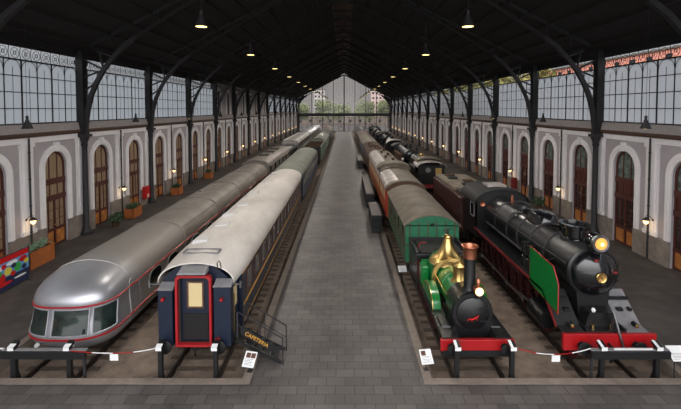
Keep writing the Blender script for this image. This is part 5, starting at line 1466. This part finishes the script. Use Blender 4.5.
# printed banner on the left
bn = thing('printed_banner', 'low colourful printed banner with red, blue and green shapes at the left edge', 'banner', (-16.75, 18.0, 0))
BL_ = 3.3
g = G(); g.box(-.03, .03, 0, BL_, .12, 1.78); pb = g.build('banner_panel', 'sky_print' if 'sky_print' in MATS else mat('sky_print', (96, 150, 200), .6), bn, smooth=False)
G().box(.03, .034, 0, BL_, 1.5, 1.78).build('red_band', 'fire_red', pb, smooth=False)
G().box(.03, .034, 0, BL_, .12, .75).build('navy_band', mat('navy_print', (30, 36, 70), .6), pb, smooth=False)
def ell(y, z, a, b, m, o, nm): G().prism([(y + a * math.cos(2 * PI * i / 20), z + b * math.sin(2 * PI * i / 20)) for i in range(20)], .03, .034 + o, 'x').build(nm, m, pb, smooth=False)
mat('yellow_print', (206, 196, 70), .6); mat('green_print', (60, 160, 70), .6)
ell(.9, .75, .9, .42, 'fire_red', .004, 'red_shape'); ell(1.95, 1.0, .22, .2, 'yellow_print', .006, 'yellow_shape'); ell(2.55, 1.02, .22, .22, 'green_print', .006, 'green_shape')
for k, (yy, zz, mm) in enumerate(((.35, 1.3, 'green_print'), (.7, 1.38, 'white'), (1.05, 1.2, 'wood_orange'), (1.45, 1.02, 'green_print'), (1.7, 1.3, 'fire_red'), (2.25, .8, 'fire_red'), (2.95, .9, 'navy_print'), (3.1, 1.15, 'yellow_print'), (2.3, 1.18, 'navy_print'), (.2, .6, 'navy_print'))): ell(yy, zz, .15, .12, mm, .009 + k * .0004, 'printed_shape')
ell(2.9, 1.32, .25, .14, 'fire_red', .008, 'red_shape'); ell(2.2, 1.35, .35, .1, 'white', .004, 'white_shape'); ell(1.3, 1.25, .4, .12, 'white', .004, 'white_shape')
ell(.5, 1.2, .3, .2, 'yellow_print', .007, 'yellow_shape'); ell(1.5, .45, .7, .1, 'fire_red', .005, 'red_shape'); ell(2.7, .5, .4, .05, 'white', .006, 'white_shape')
g = G()
for y in (0, BL_): g.box(-.04, .04, y - .03, y + .03, 0, 1.85); g.box(-.25, .25, y - .04, y + .04, 0, .05)
g.box(-.04, .04, 0, BL_, 1.78, 1.83); g.build('banner_frame', 'steel', bn, smooth=False)
# long dark benches along both walls
def bench(x, y, label):
    t = thing('bench', label, 'bench', (x, y, 0), 'benches along the walls')
    G().box(-.22, .22, 0, 1.8, .42, .47).build('seat', 'wood_brown', t, smooth=False)
    for yy in (.2, 1.6): G().box(-.18, .18, yy - .04, yy + .04, 0, .42).build('leg', 'iron_dark', t, smooth=False)

# ---------------------------------------------------------------- lamps
def pendant(x, y, zb, zr_, label, grp, on=True, power=0.0, scale=1.0):
    t = thing('pendant_lamp', label, 'lamp', (x, y, zb), grp)
    k = scale
    G().lathe([(.3 * k, 0), (.31 * k, .015), (.27 * k, .06), (.2 * k, .2 * k + .05), (.13 * k, .38 * k), (.1 * k, .5 * k), (.075 * k, .52 * k), (.075 * k, .74 * k), (.02, .78 * k), (.015, .78 * k)], n=20).build('lamp_shade', 'iron_dark' if not on else 'iron', t)
    G().tube([(0, 0, .7 * k), (0, 0, zr_ - zb)], .016 if scale == 1.0 else .008, 5).build('hanging_rod', 'iron_dark', t)
    if on: G().lathe([(0, -.015), (.26 * k, 0.0), (.27 * k, .03), (0, .06)], n=20).build('lit_lens', 'lamp_glow', t)
    else: G().lathe([(0, .02), (.26 * k, .03), (.26 * k, .05), (0, .06)], n=20).build('lens', 'off_white', t)
    if power > 0:
        l = bpy.data.lights.new('lamp_light', 'SPOT'); l.energy = power; l.color = (1.0, .93, .84); l.spot_size = R(166); l.spot_blend = .25; l.shadow_soft_size = .22
        lo_ = bpy.data.objects.new('lamp_light', l); COL.objects.link(lo_); lo_.parent = t; lo_.location = (0, 0, -.06)
for k in range(15):
    y = 19.25 + 10 * k
    if y > 160: break
    for nm, x in (('left', -6.72), ('right', 5.75)):
        pendant(x, y, 12.9, roof_z(x) - .1, 'lit bell-shaped pendant lamp, %s from the front in the inner %s row' % (ORD[k], nm), 'inner pendant lamps', True, LAMP_W)
    for nm, x in (('left', -15.0), ('right', 14.2)):
        on = (nm == 'right' and k in (0, 2)) or (nm == 'left' and k == 2)
        pendant(x, y, 8.12, roof_z(x) - .1, '%s bell-shaped pendant lamp, %s from the front in the outer %s row' % ('lit' if on else 'unlit', ORD[k], nm), 'outer pendant lamps', on, 120 if on else 0, .8)
first = {}
for side, x, nm in ((1, XL + .14, 'left'), (-1, XR - .14, 'right')):
    for k, (a, b) in enumerate(BAYS[1:]):
        if b - a < 9: continue
        y = a + 4.72
        lab = 'small lit wall lantern on the %s wall, %s from the front' % (nm, ORD[k])
        if side not in first:
            t = thing('wall_lantern', lab, 'lantern', (x, y, 2.35), 'wall lanterns on the %s wall' % nm)
            g = G(); g.tube([(0, 0, .1), (side * .25, 0, .38), (side * .42, 0, .36), (side * .42, 0, .26)], .018, 6); g.lathe([(0, 0), (.07, 0), (.07, side * .03), (0, side * .03)], (0, 0, .1), 'x', 10); g.build('lantern_arm', 'iron_dark', t)
            g = G(); g.lathe([(.21, .1), (.2, .14), (.1, .22), (.03, .28), (0, .29)], (side * .42, 0, 0), 'z', 16); g.build('lantern_cap', 'iron', t)
            g = G(); g.lathe([(0, -.14), (.07, -.13), (.13, -.06), (.15, .03), (.13, .1), (0, .1)], (side * .42, 0, 0), 'z', 16); g.build('lantern_globe', 'lantern_glow', t)
            l = bpy.data.lights.new('lantern_light', 'POINT'); l.energy = LANTERN_W; l.color = (1.0, .74, .45); l.shadow_soft_size = .16
            lo_ = bpy.data.objects.new('lantern_light', l); COL.objects.link(lo_); lo_.parent = t; lo_.location = (side * .42, 0, -.32)
            first[side] = t
        else: dup(first[side], (x, y, 2.35), lab)
# front lamps of the two locomotives throw a little light
